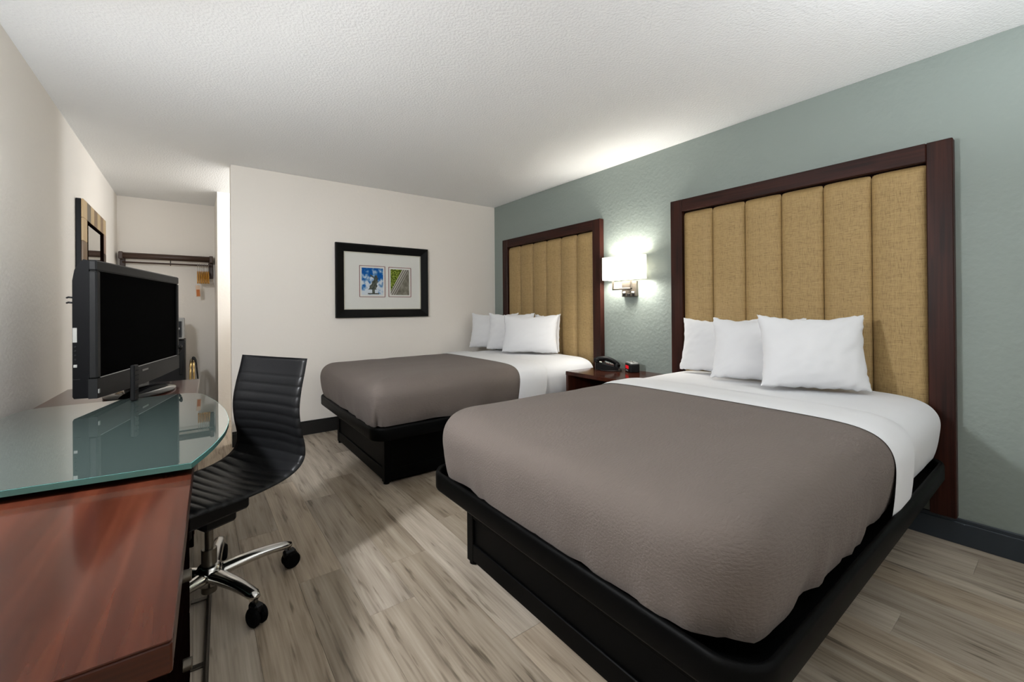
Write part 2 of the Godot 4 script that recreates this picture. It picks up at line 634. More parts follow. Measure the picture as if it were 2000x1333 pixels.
const SHEET := [[0.030, 0.418], [0.020, 0.450], [0.008, 0.505], [0.001, 0.560], [0.0, 0.600], [0.008, 0.636], [0.028, 0.668], [0.058, 0.691], [0.100, 0.706], [0.160, 0.715], [0.25, 0.719], [0.38, 0.721], [0.55, 0.722], [0.72, 0.722]]

func bedspread_mesh(zc: float, xf: float, xh: float, hz: float, R: float, sd: int, crease: bool) -> ArrayMesh:
	var n := noise(2.2, sd, 2)
	var nf := noise(9.0, sd + 4, 2)
	var rows := []
	var prof := []
	for k in SHEET.size() - 1:
		var steps := 3 if k < 9 else 4
		for j in steps:
			var t := float(j) / steps
			prof.append([lerpf(SHEET[k][0], SHEET[k + 1][0], t), lerpf(SHEET[k][1], SHEET[k + 1][1], t)])
	prof.append(SHEET[SHEET.size() - 1])
	# soften the polyline
	for pass_ in 2:
		var q := prof.duplicate(true)
		for k in range(1, prof.size() - 1):
			for j in 2: q[k][j] = (prof[k - 1][j] + 2 * prof[k][j] + prof[k + 1][j]) / 4.0
		prof = q
	for pi in prof.size():
		var p: Array = prof[pi]
		var ring := u_ring(p[0], xf, xh, hz, R, p[1])
		var low0 := clampf((0.66 - p[1]) / 0.22, 0.0, 1.0)      # how far down the hanging part
		for k in ring.size():
			var v: Vector3 = ring[k]
			var quiet := smoothstep(xh - 0.02, xh - 0.30, v.x)  # lies flat under the turned-back sheet
			var low := low0
			var outw := Vector3.ZERO
			if v.x < xf + R and absf(v.z) > hz - R:
				outw = Vector3(v.x - (xf + R), 0, v.z - signf(v.z) * (hz - R)).normalized()
			elif absf(absf(v.z) - (hz - p[0])) < 0.001: outw = Vector3(0, 0, signf(v.z))
			else: outw = Vector3(-1, 0, 0)
			var fold := nf.get_noise_2d(k * 0.022, 0.0) * 0.015 * low * low
			v += outw * (fold + n.get_noise_3d(v.x, v.y, v.z) * 0.010 * low) * quiet
			v.y += n.get_noise_3d(v.x * 1.3, 3.0, v.z * 1.3) * 0.006 * (1.0 - low) * quiet + nf.get_noise_2d(k * 0.012, 9.0) * 0.006 * low * low * quiet
			if crease and low > 0.25 and v.z > 0.0 and v.x > xf + 0.03 and v.x < xf + 0.10 and absf(v.z - hz) < 0.15:
				var s := 1.0 - absf(v.x - xf - 0.065) / 0.035
				v.z -= 0.022 * maxf(s, 0.0) * low
			if pi == prof.size() - 1: v.z = 0.0
			ring[k] = v
		rows.append(ring)
	var st := begin(true)
	add_grid(st, rows, grid_sign(rows, Vector3((xf + xh) / 2, 0.4, 0)))
	return done(st)

func strip_mesh(x0: float, x1: float, hz: float, grow: float, sd: int, drop := 0.0, end_round := 0.0, close_ends := true, skew := 0.0) -> ArrayMesh:
	# cloth over the mattress, across the bed; grow lifts it off the sheet below
	var n := noise(3.0, sd, 2)
	var prof := []
	for k in SHEET.size(): prof.append(Vector2(-(hz - SHEET[k][0]), SHEET[k][1]))
	for k in range(SHEET.size() - 2, -1, -1): prof.append(Vector2(hz - SHEET[k][0], SHEET[k][1]))
	var fine := []
	for k in prof.size() - 1:
		for j in 3: fine.append(prof[k].lerp(prof[k + 1], j / 3.0))
	fine.append(prof[prof.size() - 1])
	for pass_ in 2:
		var q := fine.duplicate()
		for k in range(1, fine.size() - 1): q[k] = (fine[k - 1] + fine[k] * 2 + fine[k + 1]) / 4.0
		fine = q
	var nx := maxi(6, int((x1 - x0) / 0.035))
	var rows := []
	for i in nx + 1:
		var t := float(i) / nx
		var x := lerpf(x0, x1, t)
		var row := []
		for k in fine.size():
			var p: Vector2 = fine[k]
			var tan_: Vector2 = (fine[mini(k + 1, fine.size() - 1)] - fine[maxi(k - 1, 0)]).normalized()
			var nrm := Vector2(-tan_.y, tan_.x)
			if nrm.dot(p - Vector2(0, 0.5)) < 0: nrm = -nrm
			var lift := grow
			var low := clampf((0.66 - p.y) / 0.22, 0.0, 1.0)
			if end_round > 0.0:
				# the two long edges tuck down
				var e := minf(t, 1.0 - t) * (x1 - x0)
				lift *= sqrt(clampf(e / end_round, 0.08, 1.0))
				lift += low * low * 0.018
			p += nrm * lift
			p.y -= drop * low * low
			p += nrm * n.get_noise_3d(x, p.y, p.x) * (0.0 if end_round > 0.0 else 0.004 * smoothstep(x0, x0 + 0.4, x))
			row.append(Vector3(x + skew * low, p.y, p.x))
		rows.append(row)
	var st := begin(true)
	add_grid(st, rows, grid_sign(rows, Vector3((x0 + x1) / 2, 0.45, 0)))
	if close_ends:
		st.set_smooth_group(-1)
		for e in [0, nx]:
			var c := Vector3(rows[e][0].x, 0.5, 0)
			for k in fine.size() - 1: tri_out(st, c, rows[e][k], rows[e][k + 1], Vector3((x0 + x1) / 2, 0.5, 0))
	return done(st)

func pillow_mesh(w: float, h: float, t: float, sd: int) -> ArrayMesh:
	var n := noise(3.5, sd, 2)
	var st := begin(true)
	var N := 26
	for side in [1.0, -1.0]:
		var rows := []
		for i in N + 1:
			var row := []
			for j in N + 1:
				var a := sin((float(j) / N - 0.5) * PI)
				var b := sin((float(i) / N - 0.5) * PI)
				var ka := 1.0 - a * a
				var kb := 1.0 - b * b
				var x := a * w / 2 * (1.0 - 0.085 * kb)
				var y := b * h / 2 * (1.0 - 0.15 * ka * (1.0 if b > 0 else 0.15))
				var th := t / 2 * pow(ka * kb, 0.42) * (1.0 + 0.18 * -b)
				th *= 1.0 + 0.12 * n.get_noise_2d(a * 1.2 + side * 7.0, b * 1.2)
				x += 0.006 * n.get_noise_2d(b * 2.0, a) * absf(a)
				y += 0.008 * n.get_noise_2d(a * 2.0, b + 5.0) * absf(b)
				row.append(Vector3(x, y, th * side))
			rows.append(row)
		add_grid(st, rows, side)
	return done(st)

func pillow(where: Vector3, turn: float, lean: float, size: Vector3, sd: int, label: String, group: String) -> void:
	# `where` is the middle of the lower edge; the pillow leans back by `lean`
	var o := solo("pillow", pillow_mesh(size.x, size.y, size.z, sd), M.white_cloth, label, "pillow", Vector3.ZERO, Vector3.ZERO, group)
	var b := Basis(Vector3.UP, turn) * Basis(Vector3.RIGHT, -lean)
	o.transform = Transform3D(b, where + b * Vector3(0, size.y / 2, 0))

func bed(zc: float, which: String) -> void:
	var near := which == "near"
	var at := Vector3(0, 0, zc)
	# frame: plinth of panels, small feet, tray with a rounded rim
	var f := thing("bed_frame", "black platform bed frame with rounded tray rim, %s" % ("nearest to the camera" if near else "beside the far white wall"), "bed frame", at, 0, "platform bed frames")
	var hz := 0.58
	var x0 := 1.005
	var x1 := 2.90
	for s in [-1.0, 1.0]:
		var name_ := "side_panel"
		span(f, name_, Vector3(x0 + 0.012, 0.016, s * hz), Vector3(x1, 0.335, s * (hz - 0.02)), M.bed_black)
		span(f, "panel_rail", Vector3(x0 + 0.045, 0.022, s * (hz + 0.004)), Vector3(x1, 0.10, s * (hz - 0.01)), M.bed_black)
		span(f, "corner_post", Vector3(x0, 0.012, s * (hz + 0.006)), Vector3(x0 + 0.045, 0.335, s * (hz - 0.045)), M.bed_black)
		span(f, "corner_post", Vector3(x1 - 0.045, 0.012, s * (hz + 0.006)), Vector3(x1, 0.335, s * (hz - 0.045)), M.bed_black)
		for xx in [x0 + 0.022, x1 - 0.022]:
			part(f, "foot", cyl(0.02, 0.014, 14), M.rubber, Vector3(xx, 0, s * (hz - 0.02)))
	span(f, "foot_panel", Vector3(x0 + 0.012, 0.016, -hz + 0.04), Vector3(x0 + 0.03, 0.335, hz - 0.04), M.bed_black)
	span(f, "panel_rail", Vector3(x0 + 0.002, 0.022, -hz + 0.04), Vector3(x0 + 0.02, 0.10, hz - 0.04), M.bed_black)
	span(f, "panel_rail", Vector3(x0 + 0.002, 0.215, -hz + 0.04), Vector3(x0 + 0.02, 0.335, hz - 0.04), M.bed_black)
	# tray: rim swept round a rounded rectangle
	var hzt := 0.74
	var xt0 := 0.885
	var xt1 := 2.93
	var rim := begin(true)
	var outer := rounded_rect(xt0, xt1, -hzt, hzt, 0.105, 10)
	var sect := [Vector2(0.0, 0.348), Vector2(0.006, 0.338), Vector2(0.02, 0.335), Vector2(0.024, 0.345), Vector2(0.024, 0.405), Vector2(0.02, 0.418), Vector2(0.012, 0.424), Vector2(0.004, 0.420), Vector2(0.0, 0.408)]
	var rows := []
	for p in sect:
		var ring := rounded_rect(xt0 + p.x, xt1 - p.x, -hzt + p.x, hzt - p.x, 0.105 - p.x, 10)
		var row := []
		for q in ring: row.append(Vector3(q.x, p.y, q.y))
		rows.append(row)
	rows.append(rows[0])
	var sgn := 1.0
	var nn: Vector3 = (rows[7][1] - rows[7][0]).cross(rows[8][1] - rows[7][0])
	if nn.y < 0: sgn = -1.0
	add_grid(rim, rows, sgn, true)
	part(f, "tray_rim", done(rim), M.bed_black)
	part(f, "tray", prism(rounded_rect(xt0 + 0.02, xt1 - 0.02, -hzt + 0.02, hzt - 0.02, 0.085, 8), 0.336, 0.366, 0.0), M.bed_black)
	var where := "near bed" if near else "far bed"
	# mattress under its fitted sheet
	solo("mattress", strip_mesh(0.97, 2.90, 0.66, -0.03, 31), M.white_cloth, "thick mattress under a smooth white fitted sheet on the %s" % where, "mattress", at + Vector3(0, -0.02, 0), Vector3.ZERO, "mattresses")
	# bedspread, turned-back sheet
	var xh := 2.06 if near else 2.09
	solo("bedspread", bedspread_mesh(zc, 0.876, xh, 0.722, 0.20 if near else 0.10, 41 if near else 47, not near), M.spread, "taupe grey crinkled bedspread draped over the %s" % ("near bed in the foreground" if near else "far bed, with creased boxed corner"), "bedspread", at, Vector3.ZERO, "taupe bedspreads")
	var s := thing("top_sheet", "white top sheet folded back over the taupe bedspread of the %s" % where, "sheet", at, 0, "folded back sheets")
	part(s, "sheet", strip_mesh(xh - 0.02, 2.90, 0.722, -0.003, 35 if near else 36, 0.0, 0.0, false), M.white_cloth)
	part(s, "turned_edge", strip_mesh(xh - 0.035, xh + 0.25, 0.722, 0.012, 37 if near else 38, 0.014, 0.06, false, -0.03), M.white_cloth)
	headboard(zc, which)
	if near:
		var g := "pillows on the near bed"
		pillow(Vector3(2.79, 0.735, -1.455), -PI / 2 + 0.12, 0.20, Vector3(0.50, 0.37, 0.13), 61, "white pillow leaning at the back left of the near bed's three", g)
		pillow(Vector3(2.665, 0.735, -1.145), -PI / 2 + 0.32, 0.22, Vector3(0.50, 0.38, 0.15), 62, "middle white pillow of the near bed's overlapping three", g)
		pillow(Vector3(2.615, 0.735, -0.835), -PI / 2 + 0.60, 0.2, Vector3(0.50, 0.40, 0.18), 63, "largest front white pillow, right of the near bed's three", g)
	else:
		var g := "pillows on the far bed"
		pillow(Vector3(2.66, 0.735, -3.93), -PI / 2 + 0.55, 0.2, Vector3(0.58, 0.40, 0.16), 64, "leftmost white pillow on the far bed, against the white wall", g)
		pillow(Vector3(2.665, 0.735, -3.62), -PI / 2 + 0.5, 0.18, Vector3(0.54, 0.40, 0.15), 65, "second white pillow from the wall on the far bed", g)
		pillow(Vector3(2.872, 0.735, -3.26), -PI / 2 + 0.08, 0.06, Vector3(0.36, 0.385, 0.09), 66, "hidden white pillow behind the far bed's front pillow, one corner showing", g)
		pillow(Vector3(2.65, 0.735, -3.26), -PI / 2 + 0.62, 0.18, Vector3(0.58, 0.385, 0.16), 67, "front white pillow on the far bed, nearest the nightstand", g)

func headboard(zc: float, which: String) -> void:
	var near := which == "near"
	var h := thing("headboard", "tall dark mahogany headboard with gold woven channels behind the %s bed" % which, "headboard", Vector3(XG, 0, zc), 0, "upholstered headboards")
	var d := 0.056
	var o := 0.764
	var i := 0.669
	for s in [-1.0, 1.0]:
		span(h, "stile", Vector3(-d, 0.132, s * i), Vector3(-0.002, 1.99, s * o), M.mahogany_v, 0.004)
	span(h, "top_rail", Vector3(-d, 1.897, -i), Vector3(-0.002, 1.99, i), M.mahogany_h, 0.004)
	span(h, "bottom_rail", Vector3(-d, 0.34, -i), Vector3(-0.002, 0.42, i), M.mahogany_h, 0.004)
	span(h, "backing_board", Vector3(-0.02, 0.42, -i), Vector3(-0.004, 1.897, i), M.dark_wood, 0.0)
	# six padded channels share one mesh
	var w := i * 2.0 / 6.0
	if not cache.has("channel"):
		var rows := []
		var y0 := 0.42
		var y1 := 1.895
		var ny := 40
		for r in ny + 1:
			var t := float(r) / ny
			var e := minf(t, 1.0 - t) * (y1 - y0)
			var end := sqrt(clampf(1.0 - pow(1.0 - clampf(e / 0.03, 0.0, 1.0), 2.0), 0.0, 1.0))
			var row := []
			for c in 21:
				var u := float(c) / 20.0 * 2.0 - 1.0
				u = sin(u * PI / 2)
				var b := pow(clampf(1.0 - pow(absf(u), 2.8), 0.0, 1.0), 0.5)
				row.append(Vector3(-0.016 - 0.036 * b * end, lerpf(y0, y1, t), u * w / 2))
			rows.append(row)
		cache.channel = grid(rows, Vector3(0.3, 1.1, 0))
	for k in 6:
		part(h, "padded_channel", cache.channel, M.weave, Vector3(0, 0, -i + w * (k + 0.5)))

# ---------------------------------------------------------------- nightstand, telephone, clock
func nightstand() -> void:
	var n := thing("nightstand", "reddish brown open-front nightstand standing between the two beds", "nightstand", Vector3(2.735, 0, -2.235))
	var hx := 0.25
	var hz := 0.345
	span(n, "top", Vector3(-hx, 0.612, -hz), Vector3(hx - 0.01, 0.645, hz), M.cherry_top, 0.004)
	for s in [-1.0, 1.0]:
		span(n, "side_panel", Vector3(-hx + 0.005, 0.03, s * hz), Vector3(hx - 0.015, 0.612, s * (hz - 0.028)), M.cherry_v)
	span(n, "back_panel", Vector3(hx - 0.03, 0.05, -hz + 0.03), Vector3(hx - 0.015, 0.612, hz - 0.03), M.dark_wood)
	span(n, "shelf", Vector3(-hx + 0.01, 0.36, -hz + 0.028), Vector3(hx - 0.03, 0.385, hz - 0.028), M.cherry_v)
	var dr := span(n, "drawer", Vector3(-hx, 0.07, -hz + 0.03), Vector3(-hx + 0.02, 0.35, hz - 0.03), M.cherry_v)
	part(dr, "knob", cyl(0.014, 0.02, 14), M.dull_metal, Vector3(-0.01, 0, 0), Vector3(0, 0, PI / 2))
	# telephone
	var p := thing("telephone", "black corded desk telephone on the nightstand", "telephone", Vector3(2.85, 0.645, -2.45), 0.75)
	var st := begin()
	var b := [Vector3(-0.085, 0, 0.095), Vector3(0.085, 0, 0.095), Vector3(0.085, 0, -0.095), Vector3(-0.085, 0, -0.095), Vector3(-0.085, 0.02, 0.095), Vector3(0.085, 0.02, 0.095), Vector3(0.085, 0.065, -0.095), Vector3(-0.085, 0.065, -0.095)]
	for q in [[0, 1, 5, 4], [1, 2, 6, 5], [2, 3, 7, 6], [3, 0, 4, 7], [4, 5, 6, 7], [0, 1, 2, 3]]:
		quad_out(st, b[q[0]], b[q[1]], b[q[2]], b[q[3]], Vector3(0, 0.02, 0))
	part(p, "base", done(st), M.black_plastic)
	var hs := tube(smooth_path([Vector3(0, 0.015, 0.095), Vector3(0, 0.035, 0.05), Vector3(0, 0.042, 0), Vector3(0, 0.035, -0.05), Vector3(0, 0.015, -0.095)], 14), 0.02, 10)
	var hset := part(p, "handset", hs, M.black_plastic, Vector3(-0.052, 0.05, 0), Vector3(0.24, 0, 0))
	for s in [-1.0, 1.0]: part(hset, "ear_cup", cyl(0.026, 0.03, 14), M.black_plastic, Vector3(0, -0.006, s * 0.088))
	part(p, "number_card", cbox(Vector3(0.075, 0.002, 0.05), 0.0), mat(Color8(196, 200, 186), 0.7), Vector3(0.035, 0.058, -0.062), Vector3(0.235, 0, 0))
	part(p, "keypad_plate", cbox(Vector3(0.07, 0.002, 0.07), 0.0), mat(Color8(74, 26, 26), 0.5), Vector3(0.032, 0.038, 0.03), Vector3(0.235, 0, 0))
	for kx in 3:
		for kz in 4:
			part(p, "key", cbox(Vector3(0.012, 0.005, 0.010), 0.001), M.grey_plastic, Vector3(0.012 + kx * 0.02, 0.0505 - kz * 0.0042, 0.005 + kz * 0.0165), Vector3(0.235, 0, 0))
	part(p, "cord", tube(smooth_path([Vector3(-0.07, 0.02, 0.09), Vector3(-0.12, 0.006, 0.12), Vector3(-0.17, 0.006, 0.06), Vector3(-0.16, 0.006, -0.02), Vector3(-0.10, 0.008, -0.07), Vector3(-0.08, 0.02, -0.08)], 30), 0.004, 6), M.black_plastic)
	# alarm clock
	var c := thing("alarm_clock", "small black alarm clock with red display and silver top", "clock", Vector3(2.885, 0.645, -2.205), -0.55)
	part(c, "body", prism(rounded_rect(-0.045, 0.045, -0.06, 0.06, 0.02, 5), 0.0, 0.066, 0.004), M.black_plastic)
	part(c, "top_plate", prism(rounded_rect(-0.04, 0.04, -0.055, 0.055, 0.018, 5), 0.066, 0.078, 0.003), M.silver)
	part(c, "button", cyl(0.012, 0.008, 12), M.chrome, Vector3(0.0, 0.078, -0.02))
	part(c, "button", cyl(0.008, 0.006, 12), M.chrome, Vector3(0.0, 0.078, 0.025))
	var ds := part(c, "display", cbox(Vector3(0.004, 0.034, 0.078), 0.001), mat(Color8(40, 6, 8), 0.3), Vector3(-0.045, 0.041, 0.006))
	var red := glow(Color8(214, 20, 34), 0.8)
	for k in 4:
		var zz := -0.027 + k * 0.018
		part(ds, "display_digit", boxes([[Vector3(-0.003, 0.011, zz), Vector3(0.002, 0.003, 0.011)], [Vector3(-0.003, 0, zz), Vector3(0.002, 0.003, 0.011)], [Vector3(-0.003, -0.011, zz), Vector3(0.002, 0.003, 0.011)], [Vector3(-0.003, 0.0055, zz + 0.005), Vector3(0.002, 0.011, 0.003)], [Vector3(-0.003, -0.0055, zz + 0.005), Vector3(0.002, 0.011, 0.003)]], 0.0), red)
	part(c, "control_strip", cbox(Vector3(0.004, 0.012, 0.05), 0.001), M.grey_plastic, Vector3(-0.0455, 0.013, 0.0))

# ---------------------------------------------------------------- desk run along the left wall
func desk() -> void:
	var turn := deg_to_rad(-1.4)
	var d := thing("dresser", "glossy reddish brown wooden dresser top in the lower left foreground", "dresser", Vector3(-0.027, 0, -0.735), turn)
	var yt := 0.73
	part(d, "top", prism(rounded_rect(-0.615, 0.0, -0.90, 0.0, 0.003, 3), yt - 0.003, yt, 0.001), M.cherry_top)
	span(d, "front_edge", Vector3(-0.615, yt - 0.046, -0.022), Vector3(0.0, yt - 0.003, 0.0), M.cherry_edge, 0.003)
	span(d, "side_edge", Vector3(-0.022, yt - 0.046, -0.90), Vector3(0.0, yt - 0.003, -0.022), M.cherry_v, 0.003)
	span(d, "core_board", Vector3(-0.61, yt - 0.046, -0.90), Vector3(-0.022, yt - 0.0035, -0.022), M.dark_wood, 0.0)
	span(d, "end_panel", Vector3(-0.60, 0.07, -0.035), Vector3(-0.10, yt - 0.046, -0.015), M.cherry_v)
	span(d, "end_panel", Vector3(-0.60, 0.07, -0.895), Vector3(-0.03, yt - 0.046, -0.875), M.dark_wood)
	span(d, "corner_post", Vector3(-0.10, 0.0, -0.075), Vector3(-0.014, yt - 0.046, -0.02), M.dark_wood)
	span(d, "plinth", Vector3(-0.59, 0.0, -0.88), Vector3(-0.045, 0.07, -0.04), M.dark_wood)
	for k in 3:
		var y0 := 0.08 + k * 0.2
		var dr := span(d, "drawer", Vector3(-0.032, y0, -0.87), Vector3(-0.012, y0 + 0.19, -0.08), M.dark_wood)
		part(dr, "knob", cyl(0.013, 0.018, 14), M.dull_metal, Vector3(0.01, 0, 0), Vector3(0, 0, -PI / 2))
	# credenza beyond the knee space, under the television
	var c := thing("credenza", "wooden credenza under the television, past the glass desktop", "cabinet", Vector3(0.0, 0, -2.63), turn)
	part(c, "top", prism(rounded_rect(-0.61, 0.0, -0.83, 0.0, 0.01, 3), yt - 0.04, yt, 0.003), M.cherry_top)
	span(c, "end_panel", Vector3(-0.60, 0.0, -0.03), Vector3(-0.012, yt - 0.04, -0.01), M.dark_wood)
	span(c, "end_panel", Vector3(-0.60, 0.0, -0.82), Vector3(-0.012, yt - 0.04, -0.80), M.cherry_v)
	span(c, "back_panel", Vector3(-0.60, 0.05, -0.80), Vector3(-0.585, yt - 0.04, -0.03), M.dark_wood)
	for k in 3:
		var y0 := 0.05 + k * 0.21
		var dr := span(c, "drawer", Vector3(-0.03, y0, -0.795), Vector3(-0.01, y0 + 0.2, -0.035), M.cherry_v)
		part(dr, "knob", cyl(0.013, 0.018, 14), M.dull_metal, Vector3(0.01, 0, 0), Vector3(0, 0, -PI / 2))
	# back board of the knee space
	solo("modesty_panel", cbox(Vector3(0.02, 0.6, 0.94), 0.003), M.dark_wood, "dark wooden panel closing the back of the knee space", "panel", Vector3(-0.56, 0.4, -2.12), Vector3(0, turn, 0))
	# glass slab lying on both cabinets
	var g := thing("glass_desktop", "greenish reflective glass desktop with a bowed front edge", "desktop", Vector3(0, 0.73, 0))
	var bow := smooth_path([Vector3(-0.012, 0, -1.449), Vector3(0.036, 0, -1.583), Vector3(0.074, 0, -1.736), Vector3(0.098, 0, -1.936), Vector3(0.097, 0, -2.125), Vector3(0.070, 0, -2.386), Vector3(0.022, 0, -2.630)], 24)
	var poly := PackedVector2Array()
	for p in bow: poly.append(Vector2(p.x, p.z))
	for p in [Vector2(-0.005, -2.672), Vector2(-0.035, -2.692), Vector2(-0.075, -2.697), Vector2(-0.345, -2.685), Vector2(-0.54, -2.685), Vector2(-0.578, -2.66), Vector2(-0.592, -2.62), Vector2(-0.61, -2.44), Vector2(-0.63, -1.535)]: poly.append(p)
	part(g, "slab", prism(poly, 0.0155, 0.0305, 0.0), M.glass_top)
	# polished rim round the slab
	var rim := begin()
	var off := Geometry2D.offset_polygon(poly, 0.0022, Geometry2D.JOIN_MITER)[0]
	part(g, "polished_edge", prism(off, 0.0150, 0.0298, 0.0), M.glass_edge)
	for q in [Vector2(-0.06, -1.50), Vector2(-0.55, -1.56), Vector2(-0.06, -2.655), Vector2(-0.54, -2.655)]:
		part(g, "bumper", cyl(0.012, 0.0155, 14), M.rubber, Vector3(q.x, 0, q.y))
	# slim metal rail along the floor beside the dresser
	var r := thing("floor_rail", "slim metal rail along the floor beside the dresser", "rail", Vector3(0.03, 0, -1.9), deg_to_rad(-2.4))
	part(r, "bar", tube([Vector3(0, 0.009, 0.75), Vector3(0, 0.009, -0.26)], 0.008, 12), M.gun_metal)
	for zz in [-0.235, 0.16]:
		part(r, "bracket", cbox(Vector3(0.055, 0.006, 0.022), 0.001), M.gun_metal, Vector3(-0.032, 0.0035, zz))
	# remote control standing upright at the edge of the glass
	var rc := thing("remote_control", "black remote control standing upright before the television", "remote", Vector3(-0.228, 0.7605, -2.625), 1.25)
	part(rc, "body", cbox(Vector3(0.040, 0.165, 0.018), 0.004), M.black_plastic, Vector3(0, 0.0835, 0))
	for ry in 6:
		for rx in 3:
			part(rc, "button", cyl(0.003, 0.003, 8), M.tv_bezel, Vector3(-0.012 + rx * 0.012, 0.03 + ry * 0.022, 0.0085), Vector3(PI / 2, 0, 0))

# ---------------------------------------------------------------- office chair
func chair() -> void:
	var th := deg_to_rad(118.0)
	var at := Vector3(0.04, 0, -2.12)
	var c := thing("office_chair", "black ribbed leather armless office chair on a chrome five-star base", "chair", at, th)
	# shell: one padded sheet, S-curved, with cross ribs
	var raw := [Vector3(0, 0.955, 0.300), Vector3(0, 0.90, 0.288), Vector3(0, 0.82, 0.268), Vector3(0, 0.74, 0.256), Vector3(0, 0.66, 0.262), Vector3(0, 0.58, 0.278), Vector3(0, 0.52, 0.272), Vector3(0, 0.478, 0.235), Vector3(0, 0.455, 0.17), Vector3(0, 0.448, 0.08), Vector3(0, 0.452, -0.04), Vector3(0, 0.460, -0.14), Vector3(0, 0.455, -0.20), Vector3(0, 0.435, -0.235)]
	var n := 190
	var path := smooth_path(raw, n)
	var rows := []
	var L := 0.0
	var total := 0.0
	for k in n: total += path[k].distance_to(path[k + 1])
	for k in n + 1:
		if k > 0: L += path[k].distance_to(path[k - 1])
		var t: Vector3 = (path[mini(k + 1, n)] - path[maxi(k - 1, 0)]).normalized()
		var nrm := Vector3(0, -t.z, t.y)                # towards the sitter
		if nrm.z > 0 and k < n / 2: nrm = -nrm
		if k >= n / 2 and nrm.y < 0: nrm = -nrm
		var s := L / total
		var hw := 0.228 + 0.012 * smoothstep(0.0, 0.5, s) - 0.02 * smoothstep(0.88, 1.0, s)
		var ribbed := smoothstep(0.075, 0.09, s) * (1.0 - smoothstep(0.965, 0.985, s))
		var ph := fposmod((L - 0.085) / 0.0435, 1.0)
		var rib := (pow(absf(sin(ph * PI)), 0.45) - 0.75) * 0.0058 * ribbed
		var edge_t := 0.012 * clampf(minf(s, 1.0 - s) / 0.012, 0.15, 1.0)
		var dish := 0.028 * (1.0 - smoothstep(0.45, 0.9, s))
		var row := []
		var na := 16
		for j in na + 1:
			var u := -1.0 + 2.0 * j / na
			var bd := clampf((0.93 - absf(u)) / 0.05, 0.0, 1.0)
			var rnd := sqrt(clampf(1.0 - pow(absf(u), 14.0), 0.0, 1.0))
			row.append(path[k] + Vector3(u * hw, 0, 0) + nrm * (edge_t * rnd + rib * bd + dish * (u * u - 0.4) + 0.002 * (1.0 - bd) * rnd))
		for j in range(na - 1, 0, -1):
			var u := -1.0 + 2.0 * j / na
			var rnd := sqrt(clampf(1.0 - pow(absf(u), 14.0), 0.0, 1.0))
			row.append(path[k] + Vector3(u * hw, 0, 0) + nrm * (-edge_t * rnd + dish * (u * u - 0.4)))
		rows.append(row)
	var st := begin(true)
	var sgn := 1.0
	var a0: Vector3 = rows[n / 3][4]
	var g: Vector3 = (rows[n / 3][5] - a0).cross(rows[n / 3 + 1][5] - a0)
	if g.dot(a0 - path[n / 3]) < 0: sgn = -1.0
	# the middle of the front face must look away from the sheet's centre line
	var mid: Vector3 = rows[n / 3][8]
	var gm: Vector3 = (rows[n / 3][9] - mid).cross(rows[n / 3 + 1][9] - mid)
	var tt: Vector3 = (path[n / 3 + 1] - path[n / 3 - 1]).normalized()
	sgn = 1.0 if gm.dot(Vector3(0, -tt.z, tt.y) * (-1.0 if tt.y > 0 else 1.0)) * (-1.0 if Vector3(0, -tt.z, tt.y).z > 0 else 1.0) >= 0 else -1.0
	if gm.z > 0 and sgn > 0: sgn = -1.0
	elif gm.z < 0: sgn = 1.0
	add_grid(st, rows, sgn, true)
	for e in [0, n]:
		for j in rows[e].size():
			tri_out(st, path[e], rows[e][j], rows[e][(j + 1) % rows[e].size()], path[3] if e == 0 else path[n - 3])
	part(c, "shell", done(st), M.leather)
	# under-seat mechanism
	part(c, "seat_plate", boxes([[Vector3(0, 0.418, 0.0), Vector3(0.22, 0.026, 0.30)], [Vector3(0, 0.375, 0.0), Vector3(0.16, 0.07, 0.24)], [Vector3(0, 0.322, 0.02), Vector3(0.10, 0.05, 0.13)]], 0.01), M.black_plastic)
	part(c, "lever", tube([Vector3(0.05, 0.345, -0.04), Vector3(0.12, 0.335, -0.05), Vector3(0.20, 0.33, -0.06)], [0.008, 0.012, 0.016], 8), M.black_plastic)
	part(c, "tilt_knob", cyl(0.02, 0.06, 14), M.black_plastic, Vector3(0, 0.285, -0.085))
	part(c, "piston", cyl(0.015, 0.10, 16), M.dull_metal, Vector3(0, 0.205, 0))
	part(c, "column", cyl(0.027, 0.175, 18), M.dull_metal, Vector3(0, 0.035, 0))
	part(c, "hub", lathe([Vector2(0.03, 0.06), Vector2(0.046, 0.075), Vector2(0.05, 0.11), Vector2(0.04, 0.14), Vector2(0.03, 0.148)], 24), M.chrome)
	for k in 5:
		var al := deg_to_rad(-8.7 + 72.0 * k)
		var dir := Vector3(cos(al), 0, sin(al)).rotated(Vector3.UP, -th)
		var leg := []
		var rad := []
		for j in 13:
			var t := j / 12.0
			leg.append(dir * (0.03 + 0.28 * t) + Vector3(0, 0.105 + 0.020 * sin(t * PI * 0.55) - 0.022 * t * t, 0))
			rad.append(lerpf(0.034, 0.0215, t) if t < 0.97 else 0.014)
		part(c, "base_leg", tube(leg, rad, 12, 0.72), M.chrome)
		var tip := dir * 0.302
		var side := dir.cross(Vector3.UP)
		var cs := part(c, "caster", boxes([[Vector3(0, 0.064, 0), Vector3(0.034, 0.036, 0.05)]], 0.010), M.black_plastic, tip, Vector3(0, atan2(dir.x, dir.z), 0))
		part(cs, "stem", cyl(0.007, 0.05, 10), M.dull_metal, Vector3(0, 0.05, 0))
		for s in [-1.0, 1.0]:
			part(cs, "wheel", cyl(0.035, 0.022, 20, 0.006), M.rubber, Vector3(s * 0.0145 + 0.011, 0.035, 0.006), Vector3(0, 0, PI / 2))

